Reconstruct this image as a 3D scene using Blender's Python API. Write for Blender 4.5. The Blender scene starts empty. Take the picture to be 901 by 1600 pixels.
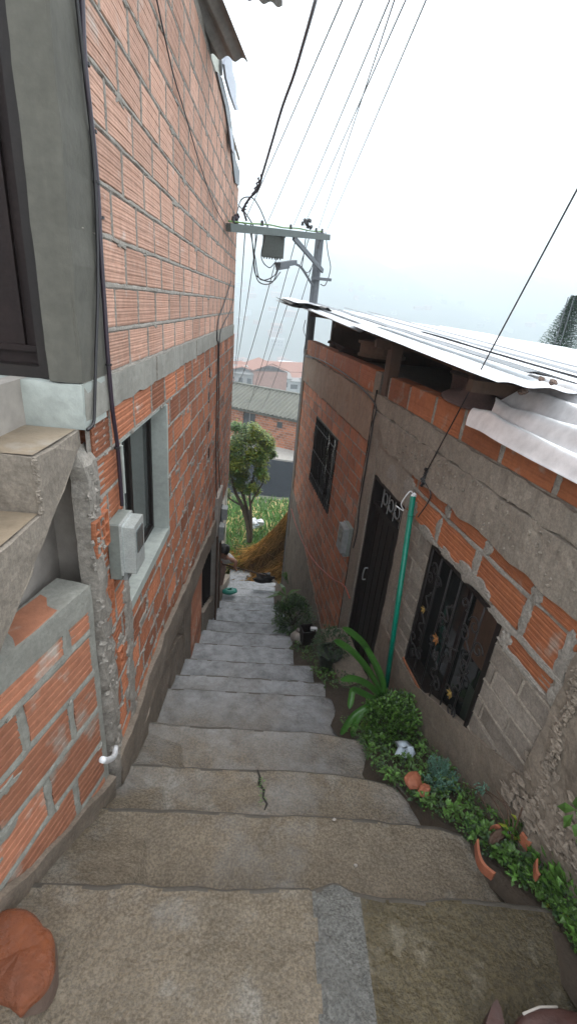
import bpy, math, random
from mathutils import Vector, Matrix, noise
random.seed(11)
sc = bpy.context.scene
C = sc.collection
V = Vector

# ------------------------------------------------------------------ camera
CX, CY, F = 450.5, 800.0, 727.0
def cray(u, v): return V((u-CX, -(v-CY), -F)).normalized()
_Y = cray(440, 477); _Z = -cray(290, 2440)
_Z = (_Z - _Z.dot(_Y)*_Y).normalized(); _X = _Y.cross(_Z)
M3 = Matrix((_X, _Y, _Z))
def ray(u, v): return M3 @ cray(u, v)
def onx(u, v, x): d = ray(u, v); return d*(x/d.x)
def ony(u, v, y): d = ray(u, v); return d*(y/d.y)
def onz(u, v, z): d = ray(u, v); return d*(z/d.z)
cam = bpy.data.objects.new('camera', bpy.data.cameras.new('camera')); C.objects.link(cam)
cam.data.sensor_fit = 'VERTICAL'; cam.data.sensor_height = 24; cam.data.lens = F/1600*24
cam.data.clip_start = 0.02; cam.data.clip_end = 6000
cam.matrix_world = M3.to_4x4()
sc.camera = cam

# ------------------------------------------------------------------ sky and light
SUN_EL, SUN_AZ = math.radians(62), math.radians(20)
w = bpy.data.worlds.new('World'); sc.world = w; w.use_nodes = True
nt = w.node_tree; nt.nodes.clear()
out = nt.nodes.new('ShaderNodeOutputWorld')
sky = nt.nodes.new('ShaderNodeTexSky'); sky.sky_type = 'NISHITA'; sky.sun_disc = False
sky.sun_elevation = SUN_EL; sky.sun_rotation = SUN_AZ; sky.dust_density = 5
b1 = nt.nodes.new('ShaderNodeBackground'); b1.inputs[1].default_value = 0.05
b2 = nt.nodes.new('ShaderNodeBackground'); b2.inputs[0].default_value = (0.93, 0.97, 1.0, 1); b2.inputs[1].default_value = 1.5
add = nt.nodes.new('ShaderNodeAddShader')
nt.links.new(sky.outputs[0], b1.inputs[0]); nt.links.new(b1.outputs[0], add.inputs[0])
nt.links.new(b2.outputs[0], add.inputs[1]); nt.links.new(add.outputs[0], out.inputs[0])
sl = bpy.data.lights.new('sun', 'SUN'); sl.energy = 0.7; sl.angle = math.radians(25); sl.color = (1, .97, .92)
so = bpy.data.objects.new('sun', sl); C.objects.link(so)
so.rotation_euler = (math.radians(90)-SUN_EL, 0, math.radians(180)-SUN_AZ)
vs = sc.view_settings; vs.view_transform = 'Standard'; vs.look = 'None'; vs.exposure = 0.78; vs.gamma = 1; vs.use_curve_mapping = False
sc.cycles.max_bounces = 7; sc.cycles.diffuse_bounces = 4; sc.cycles.volume_bounces = 2
sc.cycles.use_denoising = True; sc.cycles.caustics_reflective = False; sc.cycles.caustics_refractive = False

# ------------------------------------------------------------------ geometry helpers
def nz(p, s=1.0): return noise.noise(V(p)*s)
class MB:
    def __init__(s): s.v = []; s.f = []; s.m = []; s.t = []
    def add(s, vs_, fs, m=0, t=None):
        b = len(s.v); s.v += [tuple(p) for p in vs_]
        for f in fs: s.f.append(tuple(i+b for i in f)); s.m.append(m); s.t.append(random.random() if t is None else t)
    def box(s, a, b, m=0, t=None, M=None):
        t = random.random() if t is None else t
        x0, y0, z0 = a; x1, y1, z1 = b
        p = [V(q) for q in ((x0,y0,z0),(x1,y0,z0),(x1,y1,z0),(x0,y1,z0),(x0,y0,z1),(x1,y0,z1),(x1,y1,z1),(x0,y1,z1))]
        if M: p = [M(q) if callable(M) else M @ q for q in p]
        s.add(p, [(3,2,1,0),(4,5,6,7),(0,1,5,4),(1,2,6,5),(2,3,7,6),(3,0,4,7)], m, t)
    def prism(s, pts, off, m=0, t=None):
        n = len(pts); off = V(off); P = [V(p) for p in pts]; t = random.random() if t is None else t
        s.add(P + [p+off for p in P], [tuple(range(n))[::-1], tuple(range(n, 2*n))] + [(i, (i+1) % n, (i+1) % n+n, i+n) for i in range(n)], m, t)
    def tube(s, pts, r, n=7, m=0, t=None, cap=True):
        P = [V(p) for p in pts]; R = r if isinstance(r, (list, tuple)) else [r]*len(P)
        t = random.random() if t is None else t
        vs_ = []; up = V((.13, .31, .94)).normalized(); prev = None
        for i, p in enumerate(P):
            d = (P[min(i+1, len(P)-1)] - P[max(i-1, 0)])
            if d.length < 1e-9: d = V((0, 0, 1))
            d.normalize()
            if prev is None:
                a = d.cross(up)
                if a.length < .05: a = d.cross(V((1, 0, 0)))
            else: a = prev - d*prev.dot(d)
            a.normalize(); prev = a; b = d.cross(a)
            for k in range(n):
                an = 2*math.pi*k/n; vs_.append(p + (a*math.cos(an)+b*math.sin(an))*R[i])
        fs = [(i*n+k, i*n+(k+1) % n, (i+1)*n+(k+1) % n, (i+1)*n+k) for i in range(len(P)-1) for k in range(n)]
        if cap: fs += [tuple(range(n))[::-1], tuple((len(P)-1)*n+k for k in range(n))]
        s.add(vs_, fs, m, t)
    def grid(s, nu, nv, fn, m=0, t=None, hole=None):
        t = random.random() if t is None else t
        vs_ = [fn(i, j) for j in range(nv) for i in range(nu)]
        fs = [(j*nu+i, j*nu+i+1, (j+1)*nu+i+1, (j+1)*nu+i) for j in range(nv-1) for i in range(nu-1) if not (hole and hole(i, j))]
        s.add(vs_, fs, m, t)
    def lathe(s, c, prof, n=20, m=0, t=None, M=None):
        c = V(c); vs_ = []
        for r, z in prof:
            for k in range(n):
                a = 2*math.pi*k/n; q = V((r*math.cos(a), r*math.sin(a), z)); vs_.append(c + (M @ q if M else q))
        s.add(vs_, [(i*n+k, i*n+(k+1) % n, (i+1)*n+(k+1) % n, (i+1)*n+k) for i in range(len(prof)-1) for k in range(n)], m, .5 if t is None else t)
    def blob(s, c, r, m=0, seg=7, j=.25, t=None):
        c = V(c); r = V((r, r, r)) if isinstance(r, (int, float)) else V(r); sd = random.random()*90
        t = random.random() if t is None else t
        vs_ = []; rings = seg-2
        for i in range(1, rings+1):
            th = math.pi*i/(rings+1)
            for k in range(seg):
                ph = 2*math.pi*k/seg; q = V((math.sin(th)*math.cos(ph), math.sin(th)*math.sin(ph), math.cos(th)))
                q *= 1+j*2*noise.noise(q*1.4+V((sd, 0, 0))); vs_.append(c+V((q.x*r.x, q.y*r.y, q.z*r.z)))
        vs_ += [c+V((0, 0, r.z)), c-V((0, 0, r.z))]; a = rings*seg
        fs = [(i*seg+k, i*seg+(k+1) % seg, (i+1)*seg+(k+1) % seg, (i+1)*seg+k) for i in range(rings-1) for k in range(seg)]
        fs += [(a, k, (k+1) % seg) for k in range(seg)] + [(a+1, (rings-1)*seg+(k+1) % seg, (rings-1)*seg+k) for k in range(seg)]
        s.add(vs_, fs, m, t)
    def build(s, name, mats, parent=None, smooth=False, origin=None):
        me = bpy.data.meshes.new(name)
        o0 = V(origin) if origin is not None else V((0, 0, 0))
        me.from_pydata([tuple(V(p)-o0) for p in s.v], [], s.f)
        mats = mats if isinstance(mats, (list, tuple)) else [mats]
        for m in mats: me.materials.append(m)
        me.polygons.foreach_set('material_index', s.m)
        at = me.attributes.new('tint', 'FLOAT', 'FACE'); at.data.foreach_set('value', s.t)
        if smooth: me.polygons.foreach_set('use_smooth', [True]*len(s.f))
        me.update()
        ob = bpy.data.objects.new(name, me); C.objects.link(ob); ob.location = o0
        if parent is not None:
            ob.parent = parent; ob.matrix_parent_inverse = parent.matrix_world.inverted() if False else Matrix.Translation(-parent.location)
        return ob
def tag(o, label=None, cat=None, group=None, kind=None):
    if label: o['label'] = label
    if cat: o['category'] = cat
    if group: o['group'] = group
    if kind: o['kind'] = kind
    return o
def thing(name, label, cat, loc=(0, 0, 0), group=None):
    o = bpy.data.objects.new(name, None); C.objects.link(o); o.location = loc; o.empty_display_size = .1
    return tag(o, label, cat, group)
def bez(pts, n=10):
    P = [V(p) for p in pts]; out_ = []
    P2 = [P[0]*2-P[1]] + P + [P[-1]*2-P[-2]]
    for i in range(1, len(P2)-2):
        for k in range(n):
            t = k/n; a, b, c, d = P2[i-1], P2[i], P2[i+1], P2[i+2]
            out_.append(.5*((2*b)+(-a+c)*t+(2*a-5*b+4*c-d)*t*t+(-a+3*b-3*c+d)*t*t*t))
    return out_+[P[-1]]
def sag(a, b, h, n=14):
    a, b = V(a), V(b)
    return [a.lerp(b, t/n) - V((0, 0, h*4*(t/n)*(1-t/n))) for t in range(n+1)]

# ------------------------------------------------------------------ materials
def mat(name, col, rough=.8, col2=None, nscale=3, namt=.5, bump=0, bscale=40, tint=0, metal=0, wet=0, spots=None, grooves=0, spec=.5, streak=0, trans=0, emis=None, detail=6, bdist=.004, blend=None, grain=0, gamt=.3):
    m = bpy.data.materials.new(name); m.use_nodes = True; n = m.node_tree.nodes; L = m.node_tree.links
    bs = n['Principled BSDF']; tc = n.new('ShaderNodeTexCoord'); vec = tc.outputs['Object']
    def N(scale, det=6, vec_=None, rg=.6):
        x = n.new('ShaderNodeTexNoise'); x.inputs['Scale'].default_value = scale; x.inputs['Detail'].default_value = det
        x.inputs['Roughness'].default_value = rg; L.new(vec_ or vec, x.inputs['Vector']); return x.outputs['Fac']
    def ramp(src, a, b, ca=(0, 0, 0, 1), cb=(1, 1, 1, 1)):
        r = n.new('ShaderNodeValToRGB'); r.color_ramp.elements[0].position = a; r.color_ramp.elements[1].position = b
        r.color_ramp.elements[0].color = ca; r.color_ramp.elements[1].color = cb; L.new(src, r.inputs[0]); return r.outputs[0]
    def mix(f, a, b, mode='MIX'):
        x = n.new('ShaderNodeMix'); x.data_type = 'RGBA'; x.blend_type = mode
        for k, val in ((0, f), (6, a), (7, b)):
            if isinstance(val, bpy.types.NodeSocket): L.new(val, x.inputs[k])
            else: x.inputs[k].default_value = val if k == 0 else (*val[:3], 1)
        return x.outputs[2]
    c = (*col, 1)
    base = mix(ramp(N(nscale, detail), .5-namt*.5, .5+namt*.5), col, col2 or tuple(x*.7 for x in col))
    base = mix(1.0, base, ramp(N(nscale*7, 5), .3, .7, (.82, .82, .82, 1), (1.1, 1.1, 1.1, 1)), 'MULTIPLY')
    if spots:
        for (scol, sscale, lo, hi) in spots: base = mix(ramp(N(sscale, 8), lo, hi), base, scol)
    if grain:
        base = mix(1.0, base, ramp(N(grain, 3, None, .8), .4, .6, (1-gamt, 1-gamt, 1-gamt, 1), (1+gamt, 1+gamt, 1+gamt, 1)), 'MULTIPLY')
    if streak:
        mp = n.new('ShaderNodeMapping'); mp.inputs['Scale'].default_value = (14, 14, 1.2); L.new(vec, mp.inputs[0])
        base = mix(ramp(N(1.0, 5, mp.outputs[0]), .52, .72, (0, 0, 0, 1), (streak,)*3+(1,)), base, tuple(x*.45 for x in col))
    if blend:
        colG, y0_, y1_ = blend
        sx = n.new('ShaderNodeSeparateXYZ'); L.new(vec, sx.inputs[0]); nn_ = N(1.3, 6, None, .65)
        a_ = n.new('ShaderNodeMath'); a_.operation = 'MULTIPLY_ADD'; L.new(nn_, a_.inputs[0]); a_.inputs[1].default_value = 4.5; L.new(sx.outputs['Y'], a_.inputs[2])
        mr = n.new('ShaderNodeMapRange'); mr.inputs['From Min'].default_value = y0_+2.25; mr.inputs['From Max'].default_value = y1_+2.25; L.new(a_.outputs[0], mr.inputs['Value'])
        gcol = mix(ramp(N(6, 8, None, .7), .42, .66), colG, tuple(x*.5 for x in colG)); base = mix(mr.outputs[0], base, gcol)
    if tint:
        at = n.new('ShaderNodeAttribute'); at.attribute_name = 'tint'
        base = mix(1.0, base, ramp(at.outputs['Fac'], 0, 1, (1-tint, 1-tint*1.05, 1-tint*1.1, 1), (1+tint*.7, 1+tint*.75, 1+tint*.8, 1)), 'MULTIPLY')
    L.new(base, bs.inputs['Base Color'])
    bs.inputs['Metallic'].default_value = metal; bs.inputs['Specular IOR Level'].default_value = spec
    if wet:
        L.new(ramp(N(wet, 5), .38, .62, (rough*.35,)*3+(1,), (rough,)*3+(1,)), bs.inputs['Roughness'])
    else: bs.inputs['Roughness'].default_value = rough
    if trans:
        bs.inputs['Transmission Weight'].default_value = trans
    if bump or grooves:
        h = None
        if bump:
            a1 = n.new('ShaderNodeMath'); a1.operation = 'MULTIPLY_ADD'; L.new(N(bscale, 8, None, .7), a1.inputs[0]); a1.inputs[1].default_value = bump
            L.new(ramp(N(bscale*.2, 4), .3, .7, (0, 0, 0, 1), (bump*1.2,)*3+(1,)), a1.inputs[2]); h = a1.outputs[0]
        if grooves:
            wv = n.new('ShaderNodeTexWave'); wv.bands_direction = 'Z'; wv.inputs['Scale'].default_value = grooves; wv.inputs['Distortion'].default_value = .25
            L.new(vec, wv.inputs['Vector'])
            a2 = n.new('ShaderNodeMath'); a2.operation = 'MULTIPLY_ADD'; L.new(wv.outputs['Fac'], a2.inputs[0]); a2.inputs[1].default_value = .3
            if h: L.new(h, a2.inputs[2])
            h = a2.outputs[0]
        bp = n.new('ShaderNodeBump'); bp.inputs['Distance'].default_value = bdist; bp.inputs['Strength'].default_value = .9
        L.new(h, bp.inputs['Height']); L.new(bp.outputs[0], bs.inputs['Normal'])
    return m
m_brickU = mat('brick_pale', (.52, .315, .235), .85, (.41, .215, .145), 4, .7, .35, 60, .2, grooves=26, spots=[((.46, .38, .33), 9, .6, .74)], streak=.25)
m_brickL = mat('brick_red', (.41, .15, .070), .8, (.28, .095, .045), 5, .7, .5, 60, .42, grooves=18, spots=[((.36, .29, .24), 7, .63, .76)], streak=.3)
m_brickLow = mat('brick_low', (.43, .185, .105), .75, (.32, .125, .07), 4, .7, .5, 50, .3, spots=[((.38, .33, .28), 5, .56, .68)])
m_brickR = mat('brick_orange', (.40, .14, .055), .75, (.27, .085, .036), 4, .7, .5, 60, .35, grooves=16, spots=[((.33, .24, .19), 6, .6, .72)], streak=.3)
m_brickF = mat('brick_far_side', (.45, .165, .075), .75, (.33, .115, .055), 3, .7, .5, 60, .28, spots=[((.26, .2, .17), 4, .55, .72)], streak=.3)
m_mortar = mat('mortar', (.30, .275, .24), .9, (.20, .18, .155), 8, .6, 1.3, 45, .15, grain=80, gamt=.16)
m_mortarG = mat('mortar_green_grey', (.30, .30, .265), .9, (.21, .205, .18), 8, .6, 1.2, 45, .12)
m_conc = mat('concrete_rough', (.285, .245, .20), .85, (.185, .157, .127), 3.5, .7, 1.3, 30, .1, spots=[((.12, .105, .09), 4, .62, .75)], streak=.5, grain=80, gamt=.16)
m_bandF = mat('render_reddish', (.33, .235, .17), .85, (.22, .15, .105), 3, .7, 1.2, 30, .1, streak=.6, spots=[((.33, .14, .07), 5, .60, .70)])
m_concD = mat('concrete_brown', (.235, .192, .15), .8, (.15, .12, .092), 2.5, .7, 1.3, 30, .1, spots=[((.10, .085, .07), 4, .6, .75), ((.33, .30, .26), 11, .68, .74)], streak=.4, grain=80, gamt=.16)
m_band = mat('concrete_band', (.31, .30, .265), .85, (.22, .21, .18), 3, .7, 1.0, 35, .12, streak=.5)
m_post = mat('concrete_post', (.105, .10, .082), .85, (.07, .067, .055), 3, .6, .6, 30, streak=.25)
m_plast = mat('plaster_grey', (.36, .33, .295), .85, (.30, .27, .24), 2, .6, .5, 40)
m_sill = mat('cement_sill', (.38, .41, .38), .7, (.31, .335, .31), 3, .6, .6, 35)
m_block = mat('block_grey', (.26, .225, .19), .85, (.18, .153, .127), 4, .6, 1.1, 50, .18, spots=[((.28, .26, .235), 9, .64, .72)], grain=80, gamt=.16)
m_stepB = mat('step_wet_brown', (.20, .162, .118), .27, (.105, .085, .058), 1.6, .8, 2.4, 42, .08, wet=2.6, bdist=.006, grain=88, gamt=.27, blend=((.30, .312, .328), 1.4, 3.4), spots=[((.21, .195, .17), 3.5, .55, .72), ((.085, .066, .04), 2.3, .62, .74)])
m_stepG = mat('step_wet_grey', (.20, .215, .235), .36, (.125, .13, .135), 2, .7, 1.6, 40, .1, wet=3, grain=60, gamt=.14, spots=[((.10, .09, .075), 7, .62, .70), ((.12, .11, .095), 2.5, .6, .75)])
m_stepM = mat('step_moss', (.085, .066, .034), .3, (.05, .040, .02), 2, .8, 2.4, 42, 0, wet=2.5, bdist=.006, grain=88, gamt=.34, spots=[((.15, .13, .095), 5, .58, .72)])
m_strip = mat('step_strip', (.15, .148, .138), .42, (.10, .097, .087), 3, .7, 2.4, 45, 0, wet=4, bdist=.009, grain=95, gamt=.3)
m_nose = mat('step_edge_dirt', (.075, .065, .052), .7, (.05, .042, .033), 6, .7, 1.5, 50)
m_crack = mat('crack_dark', (.018, .015, .012), .9)
m_soil = mat('soil', (.065, .045, .03), .9, (.035, .027, .018), 6, .7, 2, 30)
m_metalD = mat('metal_black', (.010, .008, .008), .5, (.018, .013, .011), 6, .6, .2, 60, spec=.22)
m_metalB = mat('metal_brown', (.014, .010, .010), .5, (.024, .016, .015), 8, .6, .2, 60, spec=.1)
m_iron = mat('iron_bars', (.018, .016, .016), .4, (.03, .026, .026), 12, .6, spec=.22)
m_copper = mat('copper_paint', (.42, .17, .06), .35, (.5, .25, .08), 20, .6, metal=.5)
m_gold = mat('gold_paint', (.42, .28, .08), .35, metal=.5)
m_glass = mat('glass_dark', (.02, .022, .022), .06, spec=.7)
m_glassG = mat('glass_grey', (.10, .11, .105), .08, spec=.7)
m_black = mat('void', (.006, .005, .005), .9)
m_zinc = mat('zinc_white', (.84, .85, .87), .36, (.70, .72, .74), 2, .6, .0, 20, .05, metal=.55, spots=[((.45, .38, .33), 5, .66, .8)])
m_zincU = mat('zinc_dull', (.52, .50, .48), .5, (.42, .39, .36), 3, .6, .15, 20, metal=.2, spots=[((.35, .24, .17), 5, .6, .75)])
m_zincG = mat('zinc_grey_strip', (.22, .235, .26), .45, (.13, .14, .15), 3, .6, metal=.2)
m_fibro = mat('fibre_cement', (.25, .24, .22), .85, (.18, .17, .155), 3, .6, .5, 40)
m_fibG = mat('fibre_cement_green', (.15, .15, .12), .85, (.10, .10, .085), 1, .6, .5, 40)
m_cable = mat('cable_black', (.018, .016, .018), .45)
m_cableP = mat('cable_purple', (.035, .022, .035), .4)
m_redcord = mat('cord_red', (.45, .09, .05), .5)
m_pvc = mat('pvc_green', (.0, .20, .13), .35, (.0, .15, .10), 5, .5)
m_white = mat('white_plastic', (.75, .76, .78), .4)
m_paleblue = mat('pale_blue_bag', (.50, .58, .66), .4, bump=.6, bscale=25)
m_meter = mat('meter_grey', (.20, .22, .20), .5, (.15, .165, .15), 8, .6)
m_meterglass = mat('meter_clear', (.42, .44, .42), .15, (.30, .32, .31), 20, .7, spec=.7)
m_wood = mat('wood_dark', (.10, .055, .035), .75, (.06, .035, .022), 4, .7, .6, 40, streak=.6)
m_cloth = mat('cloth_brown', (.10, .062, .055), .95, (.07, .04, .035), 8, .7, .5, 50)
m_card = mat('cardboard', (.22, .15, .11), .9)
m_stone = mat('brick_stone', (.28, .085, .03), .4, (.12, .035, .016), 7, .8, 2.4, 26, bdist=.008, wet=4, spots=[((.14, .05, .025), 5, .6, .75)])
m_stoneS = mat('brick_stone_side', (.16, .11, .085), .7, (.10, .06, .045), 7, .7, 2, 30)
m_maroon = mat('maroon_glaze', (.06, .022, .017), .5, (.035, .014, .011), 6, .7, 1, 30)
m_terra = mat('terracotta', (.36, .12, .06), .7, (.26, .085, .045), 8, .6, .6, 40)
m_pot = mat('pot_dark_green', (.035, .045, .035), .45)
m_asph = mat('asphalt', (.018, .021, .025), .9, (.012, .014, .017), .6, .7, .5, 20, spec=.03)
m_pave = mat('pavement', (.36, .34, .31), .85, (.30, .28, .25), .7, .6)
m_poleC = mat('pole_concrete', (.12, .13, .145), .7, (.09, .10, .11), 3, .6)
m_boxG = mat('box_grey_green', (.085, .10, .095), .6, (.065, .08, .072), 6, .6)
m_steelgal = mat('steel_galvanised', (.36, .38, .38), .5, metal=.4)
m_skin = mat('skin', (.33, .16, .10), .6)
m_hair = mat('hair_black', (.008, .007, .007), .5)
m_shirt = mat('shirt_grey_white', (.48, .46, .45), .9)
m_pink = mat('trousers_rose', (.42, .27, .23), .9)
m_green_shoe = mat('teal_plastic', (.03, .28, .22), .45)
m_tarpB = mat('tarp_black', (.012, .012, .02), .35, bump=1, bscale=14)
m_tarpG = mat('tarp_grey', (.36, .39, .46), .35, (.28, .3, .36), 8, .6, 1, 16)
m_cream = mat('board_cream', (.62, .63, .55), .8)
def leafm(n, c, c2, r=.45): 
    m = mat(n, c, r, c2, 9, .8, tint=.38, spec=.4)
    return m
m_leafA = leafm('leaf_mid', (.07, .14, .025), (.04, .09, .018))
m_leafB = leafm('leaf_bright', (.10, .21, .035), (.06, .14, .025))
m_leafC = leafm('leaf_strap', (.055, .15, .025), (.03, .10, .018), .3)
m_leafT = leafm('leaf_tree', (.11, .20, .035), (.065, .13, .022))
m_leafD = leafm('leaf_dark', (.03, .065, .02), (.02, .045, .015))
m_leafBl = leafm('leaf_bluegreen', (.09, .19, .13), (.06, .14, .10), .6)
m_leafY = leafm('leaf_yellow', (.26, .27, .03), (.15, .19, .025))
m_grass = leafm('grass', (.12, .25, .05), (.08, .17, .035), .6)
m_straw = mat('straw', (.85, .64, .32), .85, (.62, .42, .18), 6, .7, tint=.75)
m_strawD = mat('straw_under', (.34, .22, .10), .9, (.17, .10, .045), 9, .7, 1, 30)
m_bark = mat('bark', (.07, .055, .045), .9, (.04, .03, .025), 12, .7, 1.5, 30)
m_conif = leafm('conifer_leaf', (.05, .14, .06), (.03, .09, .04), .6)
m_ground = mat('terrain_green', (.045, .075, .035), .95, (.075, .07, .045), .08, .6)
m_hill = mat('hill_green', (.05, .075, .05), .95, (.11, .10, .08), .012, .6)
m_twhite = mat('wall_white', (.6, .62, .62), .8)
m_tbrick = mat('wall_brickred', (.36, .17, .12), .85, (.30, .15, .11), .3, .6)
m_tgrey = mat('wall_grey', (.32, .31, .30), .85)
m_twin = mat('town_window', (.04, .045, .05), .4)
m_troof = mat('town_roof', (.30, .29, .28), .8)
m_troofr = mat('town_roof_red', (.33, .14, .09), .8)

# ------------------------------------------------------------------ wall frames of reference
XL = -.65
def LP(s, z, d=0): return V((XL+d, s, z))                     # left wall: s runs down the alley
_d = ray(337, 467); DD = V((_d.x, _d.y, 0)).normalized(); NR = V((DD.y, -DD.x, 0))
OFF = 1.418
def RP(s, z, d=0): return NR*(OFF-d) + DD*s + V((0, 0, z))    # right wall: d goes out into the alley
def onR(u, v, d=0):
    r = ray(u, v); q = r*((OFF-d)/r.dot(NR)); return q.dot(DD), q.z
_l0 = V((XL, 1.522, 0)); _ld = V((.224, .975, 0)).normalized(); _ln = V((_ld.y, -_ld.x, 0))
def WP(s, z, d=0): return _l0 + _ld*s + _ln*d + V((0, 0, z))  # low wall: s<0 comes towards the camera

def brick(mb, P, s0, s1, z0, z1, m, ng=4, gd=.0025, proud=0, dep=.09, rough=.0009, gw=.22):
    if s1-s0 < .012 or z1-z0 < .01: return
    H = z1-z0; prof = [(0, -dep), (0, -.004), (.004, 0)]
    for k in range(ng):
        c = H*(k+1)/(ng+1); g = H/(ng+1)*gw
        prof += [(c-g, 0), (c-g*.6, -gd), (c+g*.6, -gd), (c+g, 0)]
    prof += [(H-.004, 0), (H, -.004), (H, -dep)]
    nc = max(2, int((s1-s0)/.11)+2); dz = random.uniform(-.0015, .0015); tl = random.uniform(-.0025, .0025); td = random.uniform(-.003, .003)
    n = len(prof); vs_ = []; sd = random.random()*50
    for i in range(nc):
        f = i/(nc-1); s = s0+(s1-s0)*f
        for (zz, d) in prof:
            e = 0
            if i in (0, nc-1): e = (random.uniform(0, .004))*(1 if i == 0 else -1)
            dd_ = d+proud+td*(f-.5)+(random.uniform(-rough, rough)*.5 if d > -dep else 0)
            if i in (0, nc-1) and d > -dep: dd_ -= .0025
            vs_.append(P(s+e, z0+zz+dz+tl*(f-.5), dd_))
    fs = [(i*n+k, i*n+k+1, (i+1)*n+k+1, (i+1)*n+k) for i in range(nc-1) for k in range(n-1)]
    fs += [tuple(range(n)), tuple((nc-1)*n+k for k in range(n))[::-1]]
    mb.add(vs_, fs, m, random.random())
def cut(rects, holes):
    for (a, b, c, d) in holes:
        r2 = []
        for (s0, s1, z0, z1) in rects:
            if s1 <= a or s0 >= b or z1 <= c or z0 >= d: r2.append((s0, s1, z0, z1)); continue
            if s0 < a: r2.append((s0, a, z0, z1))
            if s1 > b: r2.append((b, s1, z0, z1))
            x0, x1 = max(s0, a), min(s1, b)
            if z0 < c: r2.append((x0, x1, z0, c))
            if z1 > d: r2.append((x0, x1, d, z1))
        rects = r2
    return rects
def ribbon(mb, P, a, b, width, m, out=.002, step=.035, lumps=0.0):
    """uneven mortar squeezed along a joint from a to b (wall coordinates)"""
    ax, az = a; bx, bz = b; L = math.hypot(bx-ax, bz-az)
    if L < .02: return
    n = max(2, int(L/step)+1); ux, uz = (bx-ax)/L, (bz-az)/L; px, pz = -uz, ux; sd = random.random()*80
    vs_ = []
    for i in range(n+1):
        t = i/n*L; w_ = width*.5*(1+.55*noise.noise(V((t*14, sd, 0)))+random.uniform(-.12, .15))
        o = out*(noise.noise(V((t*9, sd, 5)))*1.6+.2)+random.uniform(-.0012, .0012); c = .004*noise.noise(V((t*6, sd, 9)))
        for (q, dd_) in ((-1.15, -.02), (-.9, o-.004), (-.3, o+.0012), (.35, o), (.9, o-.004), (1.15, -.02)):
            vs_.append(P(ax+ux*t+px*(w_*q+c), az+uz*t+pz*(w_*q+c), dd_))
    mb.add(vs_, [(i*6+k, i*6+k+1, (i+1)*6+k+1, (i+1)*6+k) for i in range(n) for k in range(5)], m)
    if lumps:
        for i in range(int(L/.1)):
            if random.random() < lumps:
                t = random.uniform(0, L); mb.blob(P(ax+ux*t, az+uz*t, out+.001), V((.006, random.uniform(.008, .024), random.uniform(.005, .011))), m, 6, .5)
def brick_wall(mb, P, s0, s1, zs, bl, off, holes, mb_i=0, mm_i=1, joint=.016, ng=4, gd=.0025, out=.001, lumps=0, gw=.22, proud=0, dep=.09, top=None, vj=.016, jitter=.008, rough=.001):
    for k in range(len(zs)-1):
        z0, z1 = zs[k], zs[k+1]
        st = s0 - bl + (off[k % len(off)])*bl; rects = []; js = []
        s = st
        while s < s1:
            e = s+bl+random.uniform(-jitter, jitter)
            a, b = max(s+vj/2, s0), min(e-vj/2, s1)
            if b-a > .02: rects.append((a, b, z0+joint/2, z1-joint/2))
            if s0+.01 < e < s1-.01: js.append(e)
            s = e
        if top: rects = [(a, b, c, min(d, top((a+b)/2))) for (a, b, c, d) in rects if c < top((a+b)/2)-.03]
        for r in cut(rects, holes): brick(mb, P, *r, mb_i, ng, gd, proud, dep, rough, gw)
        # bed joint
        segs = cut([(s0, s1, z0-joint/2, z0+joint/2)], holes)
        for (a, b, c, d) in segs:
            if top and c > top((a+b)/2): continue
            if d-c > joint*.6: ribbon(mb, P, (a, z0), (b, z0), joint*1.12, mm_i, out, .035, lumps)
        for e in js:
            if top and z0 > top(e)-.05: continue
            for (a, b, c, d) in cut([(e-.004, e+.004, z0, z1)], holes):
                if b-a > .006: ribbon(mb, P, (e, c+.004), (e, d-.004), vj*1.1, mm_i, out, .03, 0)
def backing(mb, P, s0, s1, z0, z1, holes, d=-.008, m=1, step=.12, amp=.003, top=None):
    S = sorted(set([s0, s1]+[x for h in holes for x in h[:2] if s0 < x < s1])); Z = sorted(set([z0, z1]+[x for h in holes for x in h[2:] if z0 < x < z1]))
    def sub(A):
        R = []
        for a, b in zip(A, A[1:]):
            n = max(1, int((b-a)/step)); R += [a+(b-a)*i/n for i in range(n)]
        return R+[A[-1]]
    S, Z = sub(S), sub(Z)
    def hole(i, j):
        cs, cz = (S[i]+S[i+1])/2, (Z[j]+Z[j+1])/2
        return any(h[0] < cs < h[1] and h[2] < cz < h[3] for h in holes) or (top and cz > top(cs))
    mb.grid(len(S), len(Z), lambda i, j: P(S[i], Z[j], d+random.uniform(-amp, amp)), m, .5, hole)
def rough_slab(mb, P, s0, s1, z0, z1, d0, d1, m, step=.06, amp=.004, edge=.006, zt=None, zb=None):
    """uneven rendered slab standing proud of a wall, with broken edges"""
    nu = max(3, int(abs(s1-s0)/step)+1); nv = max(3, int(abs(z1-z0)/step)+1); sd = random.random()*60
    def fn(i, j):
        u = (i-1)/(nu-1); v = (j-1)/(nv-1); uu = min(max(u, 0), 1); vv = min(max(v, 0), 1)
        s = s0+(s1-s0)*uu; zlo = zb(s) if zb else z0; zhi = zt(s) if zt else z1
        z = zlo+(zhi-zlo)*vv
        if j in (0, 1): z += edge*noise.noise(V((s*9, sd, 1)))*2
        if j in (nv, nv+1): z += edge*noise.noise(V((s*9, sd, 4)))*2
        if i in (0, 1): s += edge*noise.noise(V((z*9, sd, 2)))*2
        if i in (nu, nu+1): s += edge*noise.noise(V((z*9, sd, 3)))*2
        d = d1+amp*noise.noise(V((s*5, z*5, sd)))*2+amp*.6*noise.noise(V((s*22, z*22, sd)))
        if i in (0, nu+1) or j in (0, nv+1): d = d0
        return P(s, z, d)
    mb.grid(nu+2, nv+2, fn, m, .5)
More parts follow.
